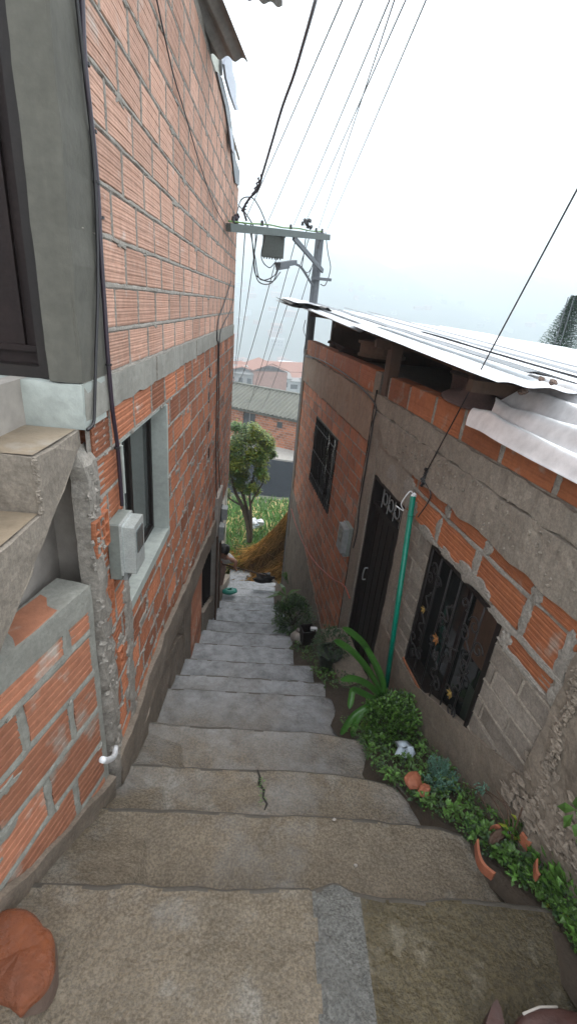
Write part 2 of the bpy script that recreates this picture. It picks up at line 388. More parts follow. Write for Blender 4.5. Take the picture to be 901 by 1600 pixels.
def smear(mb, P, cs, cz, rs, rz, m, d=.004, n=26, jag=.35, seed=None):
    """irregular patch of mortar smeared on a wall"""
    sd = seed if seed is not None else random.random()*99; o = []; i_ = []
    for k in range(n):
        a = 2*math.pi*k/n; r = 1+jag*noise.noise(V((math.cos(a)*1.7, math.sin(a)*1.7, sd)))*1.8+jag*.4*noise.noise(V((math.cos(a)*6, math.sin(a)*6, sd)))
        o.append((cs+rs*r*math.cos(a), cz+rz*r*math.sin(a))); i_.append((cs+rs*.82*r*math.cos(a), cz+rz*.82*r*math.sin(a)))
    vs_ = [P(*q, -.004) for q in o]+[P(*q, d*(.7+.5*random.random())) for q in i_]+[P(cs, cz, d*1.3)]
    mb.add(vs_, [(k, (k+1) % n, n+(k+1) % n, n+k) for k in range(n)]+[(n+k, n+(k+1) % n, 2*n) for k in range(n)], m, .5)

# ------------------------------------------------------------------ the stairway
HS, SL = 1.547, .453
def nose(v, u=390):
    q = onz(u, v, -1); r = q.y; y = HS*r/(1-SL*r); return y, -y/r
NOSES = [(-60, 840, 1385), (105, 706, 1268), (172, 604, 1200), (222, 556, 1137), (262, 508, 1080), (279, 506, 1058), (292, 488, 1033), (302, 458, 1008),
         (316, 456, 988), (322, 453, 971), (330, 444, 952), (338, 436, 941), (345, 428, 931), (352, 428, 920), (356, 430, 913), (358, 430, 907), (360, 431, 891)]
ST = [(*nose(v), ul, ur, v) for (ul, ur, v) in NOSES]
stairs = tag(thing('stairway', None, None), kind='structure')
def xat(u, v, z): return onz(u, v, z).x
def step_mesh(y0, y1, z, zn, xl, xr, m, mb=None, du=.045, amp=.004, nosew=.012, curve=None, seed=0, wob=.016, xr0=None, dark=None):
    mb = mb or MB(); xr0 = xr if xr0 is None else xr0
    nu = max(4, int((xr-xl)/du)); rows = []
    nb = max(3, int((y1-y0)/du))
    for j in range(nb): rows.append(('t', j/nb))
    rows += [('t', 1-.010/(y1-y0)), ('t', 1)]
    rows += [('n', 1), ('n', 2), ('r', .3), ('r', .7), ('r', 1)]
    def fn(i, j):
        k, f = rows[j]; u = i/nu; xe = xr0+(xr-xr0)*(f if k == 't' else 1); x = xl+(xe-xl)*u
        if i == nu: u = 1
        yn = y1 + wob*noise.noise(V((x*2.2, seed, 0)))+wob*.5*noise.noise(V((x*9, seed, 3)))
        if curve: yn += curve(u)
        if k == 't': y = y0+(yn-nosew-y0)*f; zz = z-.006*f
        elif k == 'n': y = yn-nosew*(.35 if f == 1 else 0); zz = z-(.009 if f == 1 else .018)
        else: y = yn-.006; zz = z-.02+(zn-.04-z)*f
        xx = x
        if i in (0, nu): xx += .02*noise.noise(V((y*4, seed, i)))
        zz += amp*noise.noise(V((xx*5, y*5, seed)))*1.6+amp*.7*noise.noise(V((xx*19, y*19, seed)))
        if i >= nu-0: zz -= .012
        return V((xx, y, zz))
    f0 = len(mb.f); mb.grid(nu+1, len(rows), fn, m, random.random())
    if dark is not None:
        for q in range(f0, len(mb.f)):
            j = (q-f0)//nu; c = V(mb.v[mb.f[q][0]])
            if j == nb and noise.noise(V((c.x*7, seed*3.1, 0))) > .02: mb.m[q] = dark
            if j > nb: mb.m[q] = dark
    # side faces
    for side, xx in ((0, xl), (1, xr)):
        mb.grid(nb+1, 3, lambda i, j: V(((xx if not side else xr0+(xr-xr0)*i/nb)+.02*noise.noise(V(((y0+(y1-y0)*i/nb)*4, seed, nu if side else 0))) + (.012*j if side else -.012*j), y0+(y1-.01-y0)*i/nb, z-.014-(.3*j/2))), m, .5)
    return mb
for k, (y, z, ul, ur, v) in enumerate(ST):
    zn = ST[k+1][1] if k+1 < len(ST) else z-.1
    xl, xr = xat(ul, v, z), xat(ur, v, z)+(.035 if k < 5 else 0)
    mats = [m_stepB, m_stepG, m_stepM, m_strip, m_crack, m_nose]
    mb = MB()
    if k == 0:
        xa, xb, xc = xat(490, 1385, z), xat(502, 1385, z), xat(562, 1392, z)
        step_mesh(-.4, y, z, zn, -.95, xr, 0, mb, .014, .004, seed=1, dark=5, curve=lambda u: (-.05*max(0, u-.75)**2*10)+.03*math.exp(-((-.95+(xr+.95)*u-(xa+xc)/2)/.05)**2))
        for q, p in enumerate(mb.v):
            x = p[0]+.010*noise.noise(V((p[1]*6, 0, 7))); e = 0
            e -= .016*math.exp(-((x-xa)/.009)**2)
            if x > xc: e -= .008*min(1, (x-xc)/.03)+.012*max(0, noise.noise(V((x*2.2, p[1]*6, 1))))
            mb.v[q] = (p[0], p[1], p[2]+e)
        for q, f in enumerate(mb.f):
            c = sum((V(mb.v[i]) for i in f), V())/len(f); x = c.x+.035*noise.noise(V((c.y*5, c.x*5, 3)))
            mb.m[q] = 5 if mb.m[q] == 5 else 0 if c.x+.010*noise.noise(V((c.y*6, 0, 7))) < xa else 3 if x < xc else 2
    else:
        y0 = ST[k-1][0]-.02
        left = xl if k < 4 else XL-.12
        m = 0
        step_mesh(y0, y, z, zn, left, xr, m, mb, .03 if k < 4 else .045, .005, seed=k+3, dark=5, xr0=xat((0, 768, 662, 598, 552)[k], ST[k-1][4], z)+.05 if k < 5 else None,
                  curve=(lambda u: -.06*max(0, u-.75)**2*16) if k < 4 else None)
        if k == 2:   # crack running back from the nosing
            cr = [(402, 1202), (406, 1214), (405, 1224), (412, 1234), (411, 1246), (417, 1256), (413, 1266)]
            pl = [onz(a, b, z+.003) for a, b in cr]; vs_ = []
            for i, p in enumerate(pl):
                ww = (.002, .006, .008, .007, .005, .006, .003)[i]; vs_ += [p-V((ww, 0, 0)), p+V((ww, 0, 0))]
            mb.add(vs_, [(2*i, 2*i+1, 2*i+3, 2*i+2) for i in range(len(pl)-1)], 4)
    o = mb.build('step', mats, stairs, smooth=True)
    o['kind'] = 'structure'
# sloping gutter beside the low wall
mb = MB()
def gut(i, j):
    t = i/30; y = -.6+t*2.9; zc = -(HS+SL*y)-.02
    xs = [XL-.2 if y > 1.5 else -1.05, -.55, -.42, -.30][j] if y > .9 else [-1.05, -.72, -.6, -.5][j]
    xs = xs if j else -1.05
    return V((xs+.02*noise.noise(V((y*5, j, 0))), y, zc+(.03, -.03, -.05, -.2)[j]+.02*noise.noise(V((y*6, j*3, 1)))))
mb.grid(31, 4, gut, 0)
mb.build('gutter', m_stepB, stairs, smooth=True)['kind'] = 'structure'
# landing at the foot of the steps
# ------------------------------------------------------------------ terrain, road, hills
def gz(x, y):
    if y < 10: z = -(HS+SL*max(y, 1.3))-.45
    elif y < 13: z = -6.24-(y-10)*.22
    elif y < 24: z = -6.9-(y-13)*.33
    elif y < 28: z = -10.53-(y-24)*.14
    elif y < 60: z = -11.1
    elif y < 420: z = -11.1-(y-60)*.17
    elif y < 650: z = -72.3
    else:
        q = (y-650)/1850; z = -72.3+330*min(q, 1)**.85*(1+.12*math.sin(x*.008+1)+.06*math.sin(x*.021))
    if 8.6 < y < 26 and x > -3: z += .55*math.exp(-((x-2.0)/1.6)**2)*min(1, (y-8.6)/3)*(1 if y < 18 else max(0, (26-y)/8))*1.5
    if y < 60: z += .04*noise.noise(V((x*1.3, y*1.3, 0)))
    if y > 650: z += 5*noise.noise(V((x*.01, y*.01, 0)))
    return z
mb = MB()
ysr = [-15, -8, -3, 0, 2, 4, 6, 8]+[8.5+.5*i for i in range(36)]+[28, 32, 36, 44, 52, 60, 80, 110, 150, 210, 270, 340, 420, 500, 580, 650]+[650+62*i for i in range(1, 31)]
xsr = [-2250, -1250, -800, -500, -350, -250, -180, -120, -80, -50, -30, -18, -12, -8, -5, -4, -3, -2, -1.5, -1, -.5, 0, .5, 1, 1.5, 2, 2.5, 3, 4, 5, 8, 12, 18, 30, 50, 80, 120, 180, 250, 350, 500, 800, 1250, 2250]
xsr = sorted(set(xsr+[x for x in range(-240, 500, 30)]))
mb.grid(len(xsr), len(ysr), lambda i, j: V((xsr[i], ysr[j], gz(xsr[i], ysr[j]))), 0, .5)
for idx in range(len(mb.f)):
    if sum(mb.v[q][1] for q in mb.f[idx])/4 > 60: mb.m[idx] = 1
g = tag(mb.build('ground', [m_ground, m_hill], smooth=True), kind='structure')
# road: asphalt sheet with a pale pavement behind it
mb = MB(); ra, rb = V((-14, 33.8, 0)), V((12, 29.6, 0)); rdir = (rb-ra).normalized(); rn = V((-rdir.y, rdir.x, 0))
mb.prism([ra-rn*7+V((0, 0, -11.0)), rb-rn*7+V((0, 0, -11.0)), rb+rn*3+V((0, 0, -11.0)), ra+rn*3+V((0, 0, -11.0))], (0, 0, .05))
tag(mb.build('road', m_asph), kind='structure')
mb = MB(); mb.prism([ra+rn*3+V((0, 0, -11.0)), rb+rn*3+V((0, 0, -11.0)), rb+rn*8+V((0, 0, -11.0)), ra+rn*8+V((0, 0, -11.0))], (0, 0, .18))
tag(mb.build('pavement', m_pave), kind='structure')

# ------------------------------------------------------------------ LEFT HOUSE
YF = 1.616                                                   # door front of the left house
lh = thing('brick_house', 'tall bare brick house on the left with grey concrete band and barred ground floor', 'house', (XL-2, 4.3, -4))
WIN = (1.99, 2.83, -1.44, -.61)
topL = lambda s: 1.62 if s < 5.3 else 1.62-.2*(s-5.3)
base_b = lambda s: -2.13 if s < 2.6 else -2.13-.16*(s-2.6)
mb = MB()
zsU = [-.306+.1585*i for i in range(18)]
brick_wall(mb, LP, YF+.01, 7.02, zsU, .315, (.77, .27), [], ng=3, gd=.0015, out=.0, joint=.02, vj=.014, top=lambda s: 2.3 if s < 3.2 else topL(s), gw=.12)
backing(mb, LP, YF, 7.02, -.31, 2.4, [], d=-.007, top=lambda s: 2.4 if s < 3.2 else topL(s))
# rough mortar patches by the corner
for i in range(40): smear(mb, LP, random.uniform(1.7, 6.5), -.15+.1585*random.randint(0, 9)-.006, random.uniform(.02, .09), random.uniform(.008, .018), 1, .003, 22, .7)

o = mb.build('upper_wall', [m_brickU, m_mortar], lh); o['label'] = 'pale pink hollow brick upper storey'
mb = MB()
zsL = [-.433-.163*i for i in range(15)][::-1]
lowcut = [(0, 2.6, -9, -2.13)]+[(2.6+.4*i, 3.0+.4*i, -9, base_b(2.8+.4*i)) for i in range(0, 12)]
brick_wall(mb, LP, YF+.06, 7.25, zsL, .315, (.1, .6, .35), [WIN]+lowcut, ng=4, gd=.003, out=.003, lumps=.8, joint=.014, vj=.012, jitter=.02)
backing(mb, LP, YF+.02, 7.25, -2.8, -.43, [WIN]+lowcut, d=-.01)
for i in range(46):
    s_, z_ = random.uniform(1.75, 6.5), random.uniform(-2.05, -.5)
    if not (WIN[0]-.1 < s_ < WIN[1]+.12 and z_ > WIN[2]-.1): smear(mb, LP, s_, z_, random.uniform(.02, .07), random.uniform(.012, .035), 1, .003, 22, .7)
for (s, z) in ((4.72, -.66), (4.7, -.9), (4.72, -1.2), (4.78, -1.5)): mb.box((XL-.02, s-.03, z-.05), (XL+.002, s+.03, z+.05), 2)
o = mb.build('lower_wall', [m_brickL, m_mortar, m_black], lh); o['label'] = 'redder lower storey of grooved hollow brick with messy joints'
# hollow bricks laid end-on beside the corner
def holebrick(mb, P, s0, s1, z0, z1, nc, nr, d=.006):
    t = .006; mb.box((0, 0, 0), (1, 1, 1), 1, .2, M=lambda q: P(s0+.004+(s1-s0-.008)*q.x, z0+.004+(z1-z0-.008)*q.y, -.06+.012*q.z))
    for i in range(nc+1):
        s = s0+(s1-s0-t)*i/nc; mb.box((0, 0, 0), (1, 1, 1), 0, .8, M=lambda q: P(s+t*q.x, z0+(z1-z0)*q.y, -.06+(.06+d)*q.z))
    for j in range(nr+1):
        z = z0+(z1-z0-t)*j/nr; mb.box((0, 0, 0), (1, 1, 1), 0, .8, M=lambda q: P(s0+t+(s1-s0-2*t)*q.x, z+t*q.y, -.06+(.0595+d)*q.z))
for (a, b, nc, nr) in (((138, 800), (163, 853), 3, 3), ((156, 910), (173, 955), 2, 3), ((180, 1012), (187, 1040), 1, 2)):
    p, q = onx(*a, XL), onx(*b, XL); mb = MB(); s_ = min(p.y, q.y)+.02; holebrick(mb, LP, s_, s_+.045*nc+.01, q.z, q.z+.05*nr, nc, nr, .014)
    mb.build('hollow_brick_end', [m_brickL, m_black], lh)
# concrete band
mb = MB()
rough_slab(mb, LP, YF, 7.04, -.437, -.306, -.03, .006, 0, .06, .003, .007)
for s in (2.62, 3.9, 5.2): mb.box((XL+.0, s-.004, -.43), (XL+.0115, s+.004, -.31), 1)
mb.build('concrete_band', [m_band, m_mortar], lh)
# ragged cement mass hiding the lower corner
mb = MB()
sd = 3
def corner(i, j):
    a = i/9; z = -.52-j*.06
    w_ = .05+.05*max(0, min(1, (-1.0-z)/.9))
    s = YF-.05+a*(w_+.075) ; d = .004+.010*max(0, math.sin(a*math.pi))*(1 if z < -.9 else .3)
    p = V((s*9, z*11, 2)); d += .020*noise.noise(p)+.012*noise.noise(p*3); s += .03*noise.noise(V((z*13, 7+i*.2, 0)))
    if i in (0, 9): d = -.05
    if j in (0,): d = -.03
    return LP(s, z, d)
mb.grid(10, 36, corner, 0, .4)
for q in range(110):
    z = random.uniform(-2.5, -.6); s = YF-.05+random.uniform(0, .12); mb.blob(LP(s, z, .008), V((random.uniform(.006, .013), random.uniform(.008, .02), random.uniform(.006, .018))), 0, 6, .6)
mb.build('corner_mortar', m_mortar, lh)
mb = MB()   # cement run down beside the meter
for i in range(10): smear(mb, LP, 1.93+.015*math.sin(i), -1.36-.115*i, .045+.01*(i % 3), .085, 0, .009)
mb.build('cement_patch', m_mortar, lh)
# lower window
wf = MB(); s0, s1, z0, z1 = WIN; D = -.17
# deep reveal in cement
for (a, b, c, d) in ((s1, s1+.035, z0-.03, z1+.0), ):
    wf.box((0, 0, 0), (1, 1, 1), 0, .5, M=lambda q: LP(a+(b-a)*q.x, c+(d-c)*q.y, -.2+(.2+.006)*q.z))
wf.box((0, 0, 0), (1, 1, 1), 0, .5, M=lambda q: LP(s0-.01+(s1-s0+.045)*q.x, z0-.05+(.055)*q.y, -.2+(.2+.008)*q.z))
wf.box((0, 0, 0), (1, 1, 1), 0, .5, M=lambda q: LP(s0-.02+.02*q.x, z0+(z1-z0)*q.y, -.2+.2*q.z))
wf.box((0, 0, 0), (1, 1, 1), 0, .5, M=lambda q: LP(s0-.02+(s1-s0+.055)*q.x, z1+.012*q.y, -.2+.199*q.z))
wo = MB()
def wbar(mb, a, b, c, d, f0=-.13, f1=-.09, m=0): mb.box((0, 0, 0), (1, 1, 1), m, .5, M=lambda q: LP(a+(b-a)*q.x, c+(d-c)*q.y, f0+(f1-f0)*q.z))
wbar(wo, s0, s1, z0+.005, z0+.035); wbar(wo, s0, s1, z1-.03, z1); wbar(wo, s0, s0+.03, z0+.035, z1-.03); wbar(wo, s1-.03, s1, z0+.035, z1-.03); wbar(wo, 2.37, 2.41, z0+.035, z1-.03)
win = wo.build('window', m_metalD, lh)
p_ = MB(); wbar(p_, s0+.03, s1-.03, z0+.035, z1-.03, -.118, -.112); p_.build('pane', m_glassG, win)
p_ = MB(); wbar(p_, 2.0, 2.12, z0+.04, z1-.035, -.088, -.082); p_.build('curtain_panel', m_metalB, win)
wf.build('reveal', m_sill, win)
# solid core of the house
mb = MB(); mb.box((XL-5, YF+.22, -2.6), (XL-.21, 7.25, 1.35), 0); mb.box((XL-5, YF+.22, -7), (XL-.21, 5.93, -2.6), 0); mb.box((XL-.21, YF+.2, -.44), (XL-.1, 7.02, 1.3), 0); mb.box((XL-.21, 2.95, -2.1), (XL-.1, 7.2, -.45), 0)
mb.box((XL-5.1, YF+.1, 1.36), (XL-.1, 5.0, 1.6), 0)
mb.box((XL-.12, 7.0, -2.32), (XL-.002, 7.24, -.44), 1)
mb.box((XL-.21, 5.9, -2.45), (XL-.01, 7.23, -2.33), 0)
mb.build('core', [m_plast, m_brickL], lh)
# front with the dark door
mb = MB()
def FP(x, z, d=0): return V((x, YF-d, z))
rough_slab(mb, FP, -.757, XL+.004, -.30, 2.4, -.25, .0, 0, .05, .002, .003)
mb.build('corner_post', m_post, lh)
mb = MB()
rough_slab(mb, FP, -3.6, XL+.006, -.456, -.302, -.2, .014, 0, .04, .002, .005, zt=lambda x: -.302-.0*x)
mb.build('door_sill', m_sill, lh)
dr = MB(); dr.box((-1.75, YF+.09, -.30), (-.80, YF+.13, 2.1), 0)
for x in (-1.6, -1.3, -1.05, -.87): dr.box((x, YF+.075, -.2), (x+.012, YF+.09, 2.1), 0)
dr.box((-1.7, YF+.07, -.22), (-.82, YF+.09, -.2), 0)
door = dr.build('door', m_metalB, lh)
fr = MB(); fr.box((-.80, YF+.03, -.30), (-.758, YF+.12, 2.2), 0); fr.box((-1.75, YF+.03, -.30), (-.80, YF+.12, -.262), 0)
fr.build('door_frame', m_metalD, door)
mb = MB(); mb.box((-3.6, YF+.14, -.3), (-.76, YF+.2, 2.4), 0); mb.build('door_lining', m_post, lh)
# plastered recess under the entry steps
mb = MB(); mb.box((-.845, YF+.09, -1.22), (XL-.004, YF+.2, -.455), 0)
mb.build('recess_end', m_plast, lh)
mb = MB(); mb.box((-.90, .2, -1.35), (-.846, YF+.2, -.3), 0); mb.build('recess_side', m_plast, lh)
# concrete beam, piers and openings along the foot of the wall
mb = MB()
beam_b = lambda s: base_b(s)-.24
rough_slab(mb, LP, YF+.02, 5.6, -2.7, -2.1, -.06, .028, 0, .05, .006, .01, zt=base_b, zb=beam_b)
mb.build('foot_beam', m_concD, lh)
mb = MB()
rough_slab(mb, LP, YF+.06, 2.15, -2.8, -2.35, -.06, .02, 0, .04, .008, .006, zb=lambda s: -(HS+SL*s)-.3)
rough_slab(mb, LP, 2.1, 3.45, -3, -2.4, -.2, -.10, 1, .06, .004, .004, zb=lambda s: -(HS+SL*s)-.3, zt=lambda s: beam_b(s)+.04)
rough_slab(mb, LP, 2.15, 3.42, -3, -2.7, -.12, -.012, 0, .05, .008, .012, zt=lambda s: -(HS+SL*s)+.30, zb=lambda s: -(HS+SL*s)-.3)
mb.build('plinth', [m_concD, m_plast], lh)
mb = MB()
rough_slab(mb, LP, 3.42, 4.45, -3.7, -2.5, -.2, .0, 0, .05, .004, .006, zt=lambda s: beam_b(s)+.02, zb=lambda s: -(HS+SL*s)-.3)
for k in range(7): brick(mb, LP, 3.75, 4.4, -3.72+.15*k, -3.58+.15*k, 1, 3, .002, proud=.006)
mb.build('pier', [m_concD, m_brickLow], lh)
mb = MB(); rough_slab(mb, LP, 4.45, 5.5, -3.9, -3.6, -.2, .02, 0, .05, .006, .008, zt=lambda s: -(HS+SL*s)+.25, zb=lambda s: -(HS+SL*s)-.3)
mb.build('threshold', m_conc, lh)
mb = MB()
for k in range(9): mb.box((XL-.04, 4.5+.11*k, -3.8), (XL-.025, 4.515+.11*k, -2.7), 0)
mb.box((XL-.1, 4.45, -4), (XL-.06, 5.5, -2.6), 1)
mb.build('gate', [m_metalD, m_black], lh)
mb = MB()
rough_slab(mb, LP, 5.45, 5.95, -4.4, -2.3, -.2, .045, 0, .07, .003, .004, zb=lambda s: -(HS+SL*s)-.3)
mb.build('pilaster', m_plast, lh)
mb = MB()
mb.box((-1.3, 5.93, -7.5), (-.96, 10.1, -2.9), 0)
mb.box((-1.3, 10.1, -7.5), (-.93, 10.18, -2.88), 1)
mb.build('far_wall', [m_plast, m_cream], lh)
mb = MB(); rough_slab(mb, LP, 5.95, 8.2, -5.3, -4.0, -.15, .02, 0, .08, .008, .01, zt=lambda s: -(HS+SL*s)+.14, zb=lambda s: -(HS+SL*s)-.4)
mb.build('low_kerb', m_conc, lh)
# corrugated eave and sheets at the top of the wall
def corrug(mb, A, B, Cc, n, amp, pitch, m=0, rows=8, th=.004, bend=None, t=.5):
    """sheet: A->B along the waves' run, A->Cc across them"""
    A, B, Cc = V(A), V(B), V(Cc); U = B-A; W = Cc-A; nn = U.cross(W).normalized(); nc = int(W.length/pitch*8)
    for sgn in (0, 1):
        def fn(i, j):
            a = i/nc; b = j/rows; h = amp*math.sin(a*W.length/pitch*2*math.pi)
            p = A+U*b+W*a+nn*(h-sgn*th)
            if bend: p = bend(p, a, b)
            return p
        mb.grid(nc+1, rows+1, fn, m, t)
mb = MB()
P1 = onx(388, 95, -.38); Q1 = onx(326, 86, -.67); P2 = ony(350, 0, P1.y-.5); U = (P2-P1)*1.8
corrug(mb, Q1, Q1+U, P1, 0, .016, .11, 0)
mb.build('eave_sheet', m_fibro, lh)
mb = MB()
A = ony(372, -6, 5.2); B = ony(441, 9, 5.2); corrug(mb, A, A+V((-.05, -1.2, .25)), B, 0, .014, .12, 0)
mb.build('upper_eave_sheet', m_fibro, lh)
mb = MB()
def poly(mb, px, x, th, m=0): mb.prism([onx(a, b, x) for a, b in px], (th, 0, 0), m)
poly(mb, [(326, 84), (345, 86), (346, 118), (338, 119)], -.66, .01, 0)
mb.build('cream_board', m_cream, lh)
mb = MB(); poly(mb, [(337, 112), (345, 122), (357, 170), (367, 250), (373, 268), (372, 290), (366, 285), (358, 215), (350, 165), (341, 130)], -.645, .012, 0)
o = mb.build('black_plastic', m_tarpB, lh)
mb = MB(); poly(mb, [(349, 80), (359, 88), (360, 110), (366, 130), (366, 158), (370, 172), (366, 172), (358, 150), (350, 122), (347, 100)], -.62, .02, 0)
poly(mb, [(356, 196), (361, 205), (364, 240), (360, 232)], -.62, .012, 0)
mb.build('grey_plastic', m_tarpG, lh)

# low brick wall below the entry steps
lw = thing('low_brick_wall', 'low grooved brick wall with wide grey joints under the entry steps', 'wall', tuple(WP(-.6, -2)))
mb = MB()
zl = [-1.045-.205*i for i in range(9)][::-1]
brick_wall(mb, WP, -1.6, -.02, zl, .40, (.05, .55), [], ng=4, gd=.005, out=.002, joint=.034, vj=.036, gw=.15, jitter=.02, lumps=.25, rough=.0004)
backing(mb, WP, -1.6, .02, -2.9, -1.05, [], d=-.009)
for i in range(6): smear(mb, WP, random.uniform(-.9, -.1), random.uniform(-2.2, -1.2), .05, .022, 1, .003, jag=.4)
mb.build('brick_face', [m_brickLow, m_mortarG], lw)
mb = MB()
rough_slab(mb, lambda s, z, d=0: WP(s, -1.045+d, -z), -1.6, .0, -.002, .14, -.1, .004, 0, .04, .003, .004)
for k in range(4): brick(mb, lambda s, z, d=0: WP(s, -1.045+d, -z), -1.5+.36*k, -1.18+.36*k, .006, .13, 1, 0, 0, proud=.006)
mb.build('top_course', [m_mortarG, m_brickLow], lw)
mb = MB(); mb.box((0, 0, 0), (1, 1, 1), 0, M=lambda q: WP(-1.6+1.62*q.x, -2.95+1.895*q.y, -.14+.11*q.z))
rough_slab(mb, WP, -1.6, .02, -3.0, -2.2, -.05, .02, 0, .05, .008, .01, zt=lambda s: -(HS+SL*(s+1.5))+.10+.05*math.sin(s*4), zb=lambda s: -3.1)
mb.build('footing', m_concD, lw)

# entry flight of concrete steps up to the dark door
ef = thing('entry_steps', 'rough cast concrete steps climbing to the dark door on the left', 'steps', (-.9, 1.2, -.7))
mb = MB()
Xs = -.668
prof = [(1.60, -.458), (1.281, -.458), (1.281, -.635), (.99, -.635), (.99, -.82), (.70, -.82), (.70, -1.0), (.4, -1.0), (.4, -1.2), (.2, -1.2)]
under = [(.2, -1.36), (.5, -1.24), (.98, -.90), (1.34, -.68), (1.60, -.51)]
full = prof+under
N_ = 34
# run of the profile, extruded leftward with uneven surface
dense = []
for a, b in zip(full, full[1:]+full[:1]):
    n = max(1, int(math.hypot(a[0]-b[0], a[1]-b[1])/.03))
    dense += [(a[0]+(b[0]-a[0])*i/n, a[1]+(b[1]-a[1])*i/n) for i in range(n)]
xs_ = [Xs, Xs-.012]+[Xs-.012-.07*i for i in range(1, 14)]
vs_ = []
for xi, x in enumerate(xs_):
    for (y, z) in dense:
        k = 8*noise.noise(V((x*4, y*6, z*6))); e = .008 if xi == 0 else 0
        vs_.append(V((x+(.006*noise.noise(V((y*14, z*14, 0))) if xi < 2 else 0), y+.0012*k-e*(.5 if y < 1.4 else 0), z+.0012*k-e*.4)))
nD = len(dense)
mb.add(vs_, [(i*nD+k, i*nD+(k+1) % nD, (i+1)*nD+(k+1) % nD, (i+1)*nD+k) for i in range(len(xs_)-1) for k in range(nD)], 0, .5)
mb.add(vs_[:nD], [tuple(range(nD))], 0, .5)
# hand-trowelled ridges at the stringer edge
for i in range(60):
    t = random.random(); y, z = prof[1][0]-.0, 0
    seg = random.choice([(1.281, -.63, -.46), (.99, -.81, -.64)]); zz = random.uniform(seg[1], seg[2])
    mb.blob((Xs+.002, seg[0]-.003, zz), V((.007, .007, .011)), 0, 6, .6)
mb.build('flight', m_conc, ef)
mb = MB()
mb.grid(14, 10, lambda i, j: V((Xs-.006-.07*i, 1.30+.0325*j-.012*(j == 0), -.4525+.002*noise.noise(V((i, j, 0))))), 0)
mb.grid(14, 10, lambda i, j: V((Xs-.006-.07*i, .995+.031*j, -.6295+.002*noise.noise(V((i, j, 4))))), 0)
mb.build('tread', mat('step_ochre_wet', (.27, .215, .15), .6, (.22, .17, .12), 2, .7, .8, 40, wet=3, spots=[((.31, .28, .24), 4, .56, .7)]), ef)

# ------------------------------------------------------------------ RIGHT HOUSE
rh = thing('block_house', 'low house of grey block and orange brick with white tin roof on the right', 'house', tuple(RP(3, -3, -2)))
DOOR = (3.0, 3.71, -3.6, -1.285); W2 = (1.68, 2.49, -2.26, -1.31); W1 = (5.07, 6.28, -2.29, -1.35)
zb_ = lambda s: -(HS+SL*s)-.5
# near section: grey block with rendered joints
mb = MB()
hR = [DOOR, W2]
blk = [-1.33-.115*i for i in range(20)][::-1]
brick_wall(mb, RP, 1.22, 2.98, blk, .36, (.1, .6), hR, 0, 1, ng=0, out=.003, joint=.016, vj=.016)
backing(mb, RP, 1.0, 3.05, -3.9, -.45, hR, d=-.008, m=1)
mb.build('block_wall', [m_block, m_conc], rh)
mb = MB()
joints = [1.26, 1.64, 2.06, 2.48, 2.87, 3.31, 3.74]
def topc(mb, js, P=RP, z0=-.625, z1=-.45, vj=.036):
    for a, b in zip(js, js[1:]):
        brick(mb, P, a+vj/2, b-vj/2, z0, z1, 0, 4, .0015, dep=.12, proud=random.uniform(0, .004))
        ribbon(mb, P, (b, z0+.005), (b, z1-.012), vj*1.1, 1, .0, .02)
topc(mb, [.1, .5, .88]+joints)
backing(mb, RP, 0, 3.76, -.64, -.46, [], d=-.012)
mb.box((0, 0, 0), (1, 1, 1), 1, M=lambda q: RP(3.76*q.x, -.64+.17*q.y, -.12+.10*q.z))
o = mb.build('top_course', [m_brickR, m_mortar], rh); o['label'] = 'row of orange hollow bricks with thick grey joints under the tin roof'
mb = MB()
# bricks showing between smears of mortar
for (a, b) in ((2.47, 2.87), (2.03, 2.44), (1.58, 1.98), (1.25, 1.53), (2.9, 3.1)): brick(mb, RP, a, b, -1.285, -1.105, 0, 5, .002, proud=.004, dep=.05)
for (a, b) in ((2.42, 2.86), (1.96, 2.38), (1.55, 1.92), (1.18, 1.5), (2.9, 3.3)): brick(mb, RP, a, b, -1.085, -1.015, 0, 3, .002, proud=.003, dep=.05)
brick(mb, RP, 1.30, 1.60, -1.40, -1.325, 0, 2, .002, proud=.003, dep=.05)
for (s, z, rs, rz) in ((2.30, -1.29, .12, .035), (2.05, -1.275, .14, .05), (1.9, -1.27, .1, .04), (2.6, -1.30, .16, .035), (2.85, -1.24, .07, .06), (2.46, -1.2, .03, .09), (2.0, -1.18, .03, .1), (1.555, -1.2, .03, .1),
        (2.2, -1.095, .3, .012), (1.75, -1.095, .25, .014), (2.7, -1.095, .25, .012), (2.4, -1.05, .04, .04), (1.94, -1.05, .04, .04), (1.53, -1.05, .04, .04), (3.0, -1.15, .12, .14), (3.3, -1.12, .2, .12),
        (1.45, -1.3, .26, .02), (1.7, -1.31, .1, .03), (1.5, -1.41, .16, .018), (1.28, -1.2, .05, .12), (1.24, -1.36, .05, .08), (1.62, -1.38, .04, .06), (2.62, -1.0, .2, .012), (2.35, -1.1, .05, .012)):
    smear(mb, RP, s, z, rs, rz, 1, .009, 40, .3)
mb.build('patched_bricks', [m_brickR, m_mortar], rh)
mb = MB()
rough_slab(mb, RP, .0, 3.98, -1.005, -.765, -.02, .022, 0, .035, .007, .010)
rough_slab(mb, RP, .0, 3.98, -.758, -.632, -.02, .012, 0, .035, .006, .008)
for i in range(150): mb.blob(RP(random.uniform(1, 3.6), random.uniform(-1.0, -.75), .022), V((.008, random.uniform(.004, .012), random.uniform(.004, .009))), 0, 5, .6)
mb.build('tie_beam', m_conc, rh)
mb = MB()
rough_slab(mb, RP, 3.715, 3.985, -3.7, -1.0, -.03, .016, 0, .05, .004, .004, zb=zb_)
rough_slab(mb, RP, 2.99, 3.72, -1.275, -1.005, -.02, .012, 0, .04, .005, .006)
rough_slab(mb, RP, 2.86, 3.0, -3.4, -1.29, -.03, .008, 0, .05, .004, .004, zb=zb_)
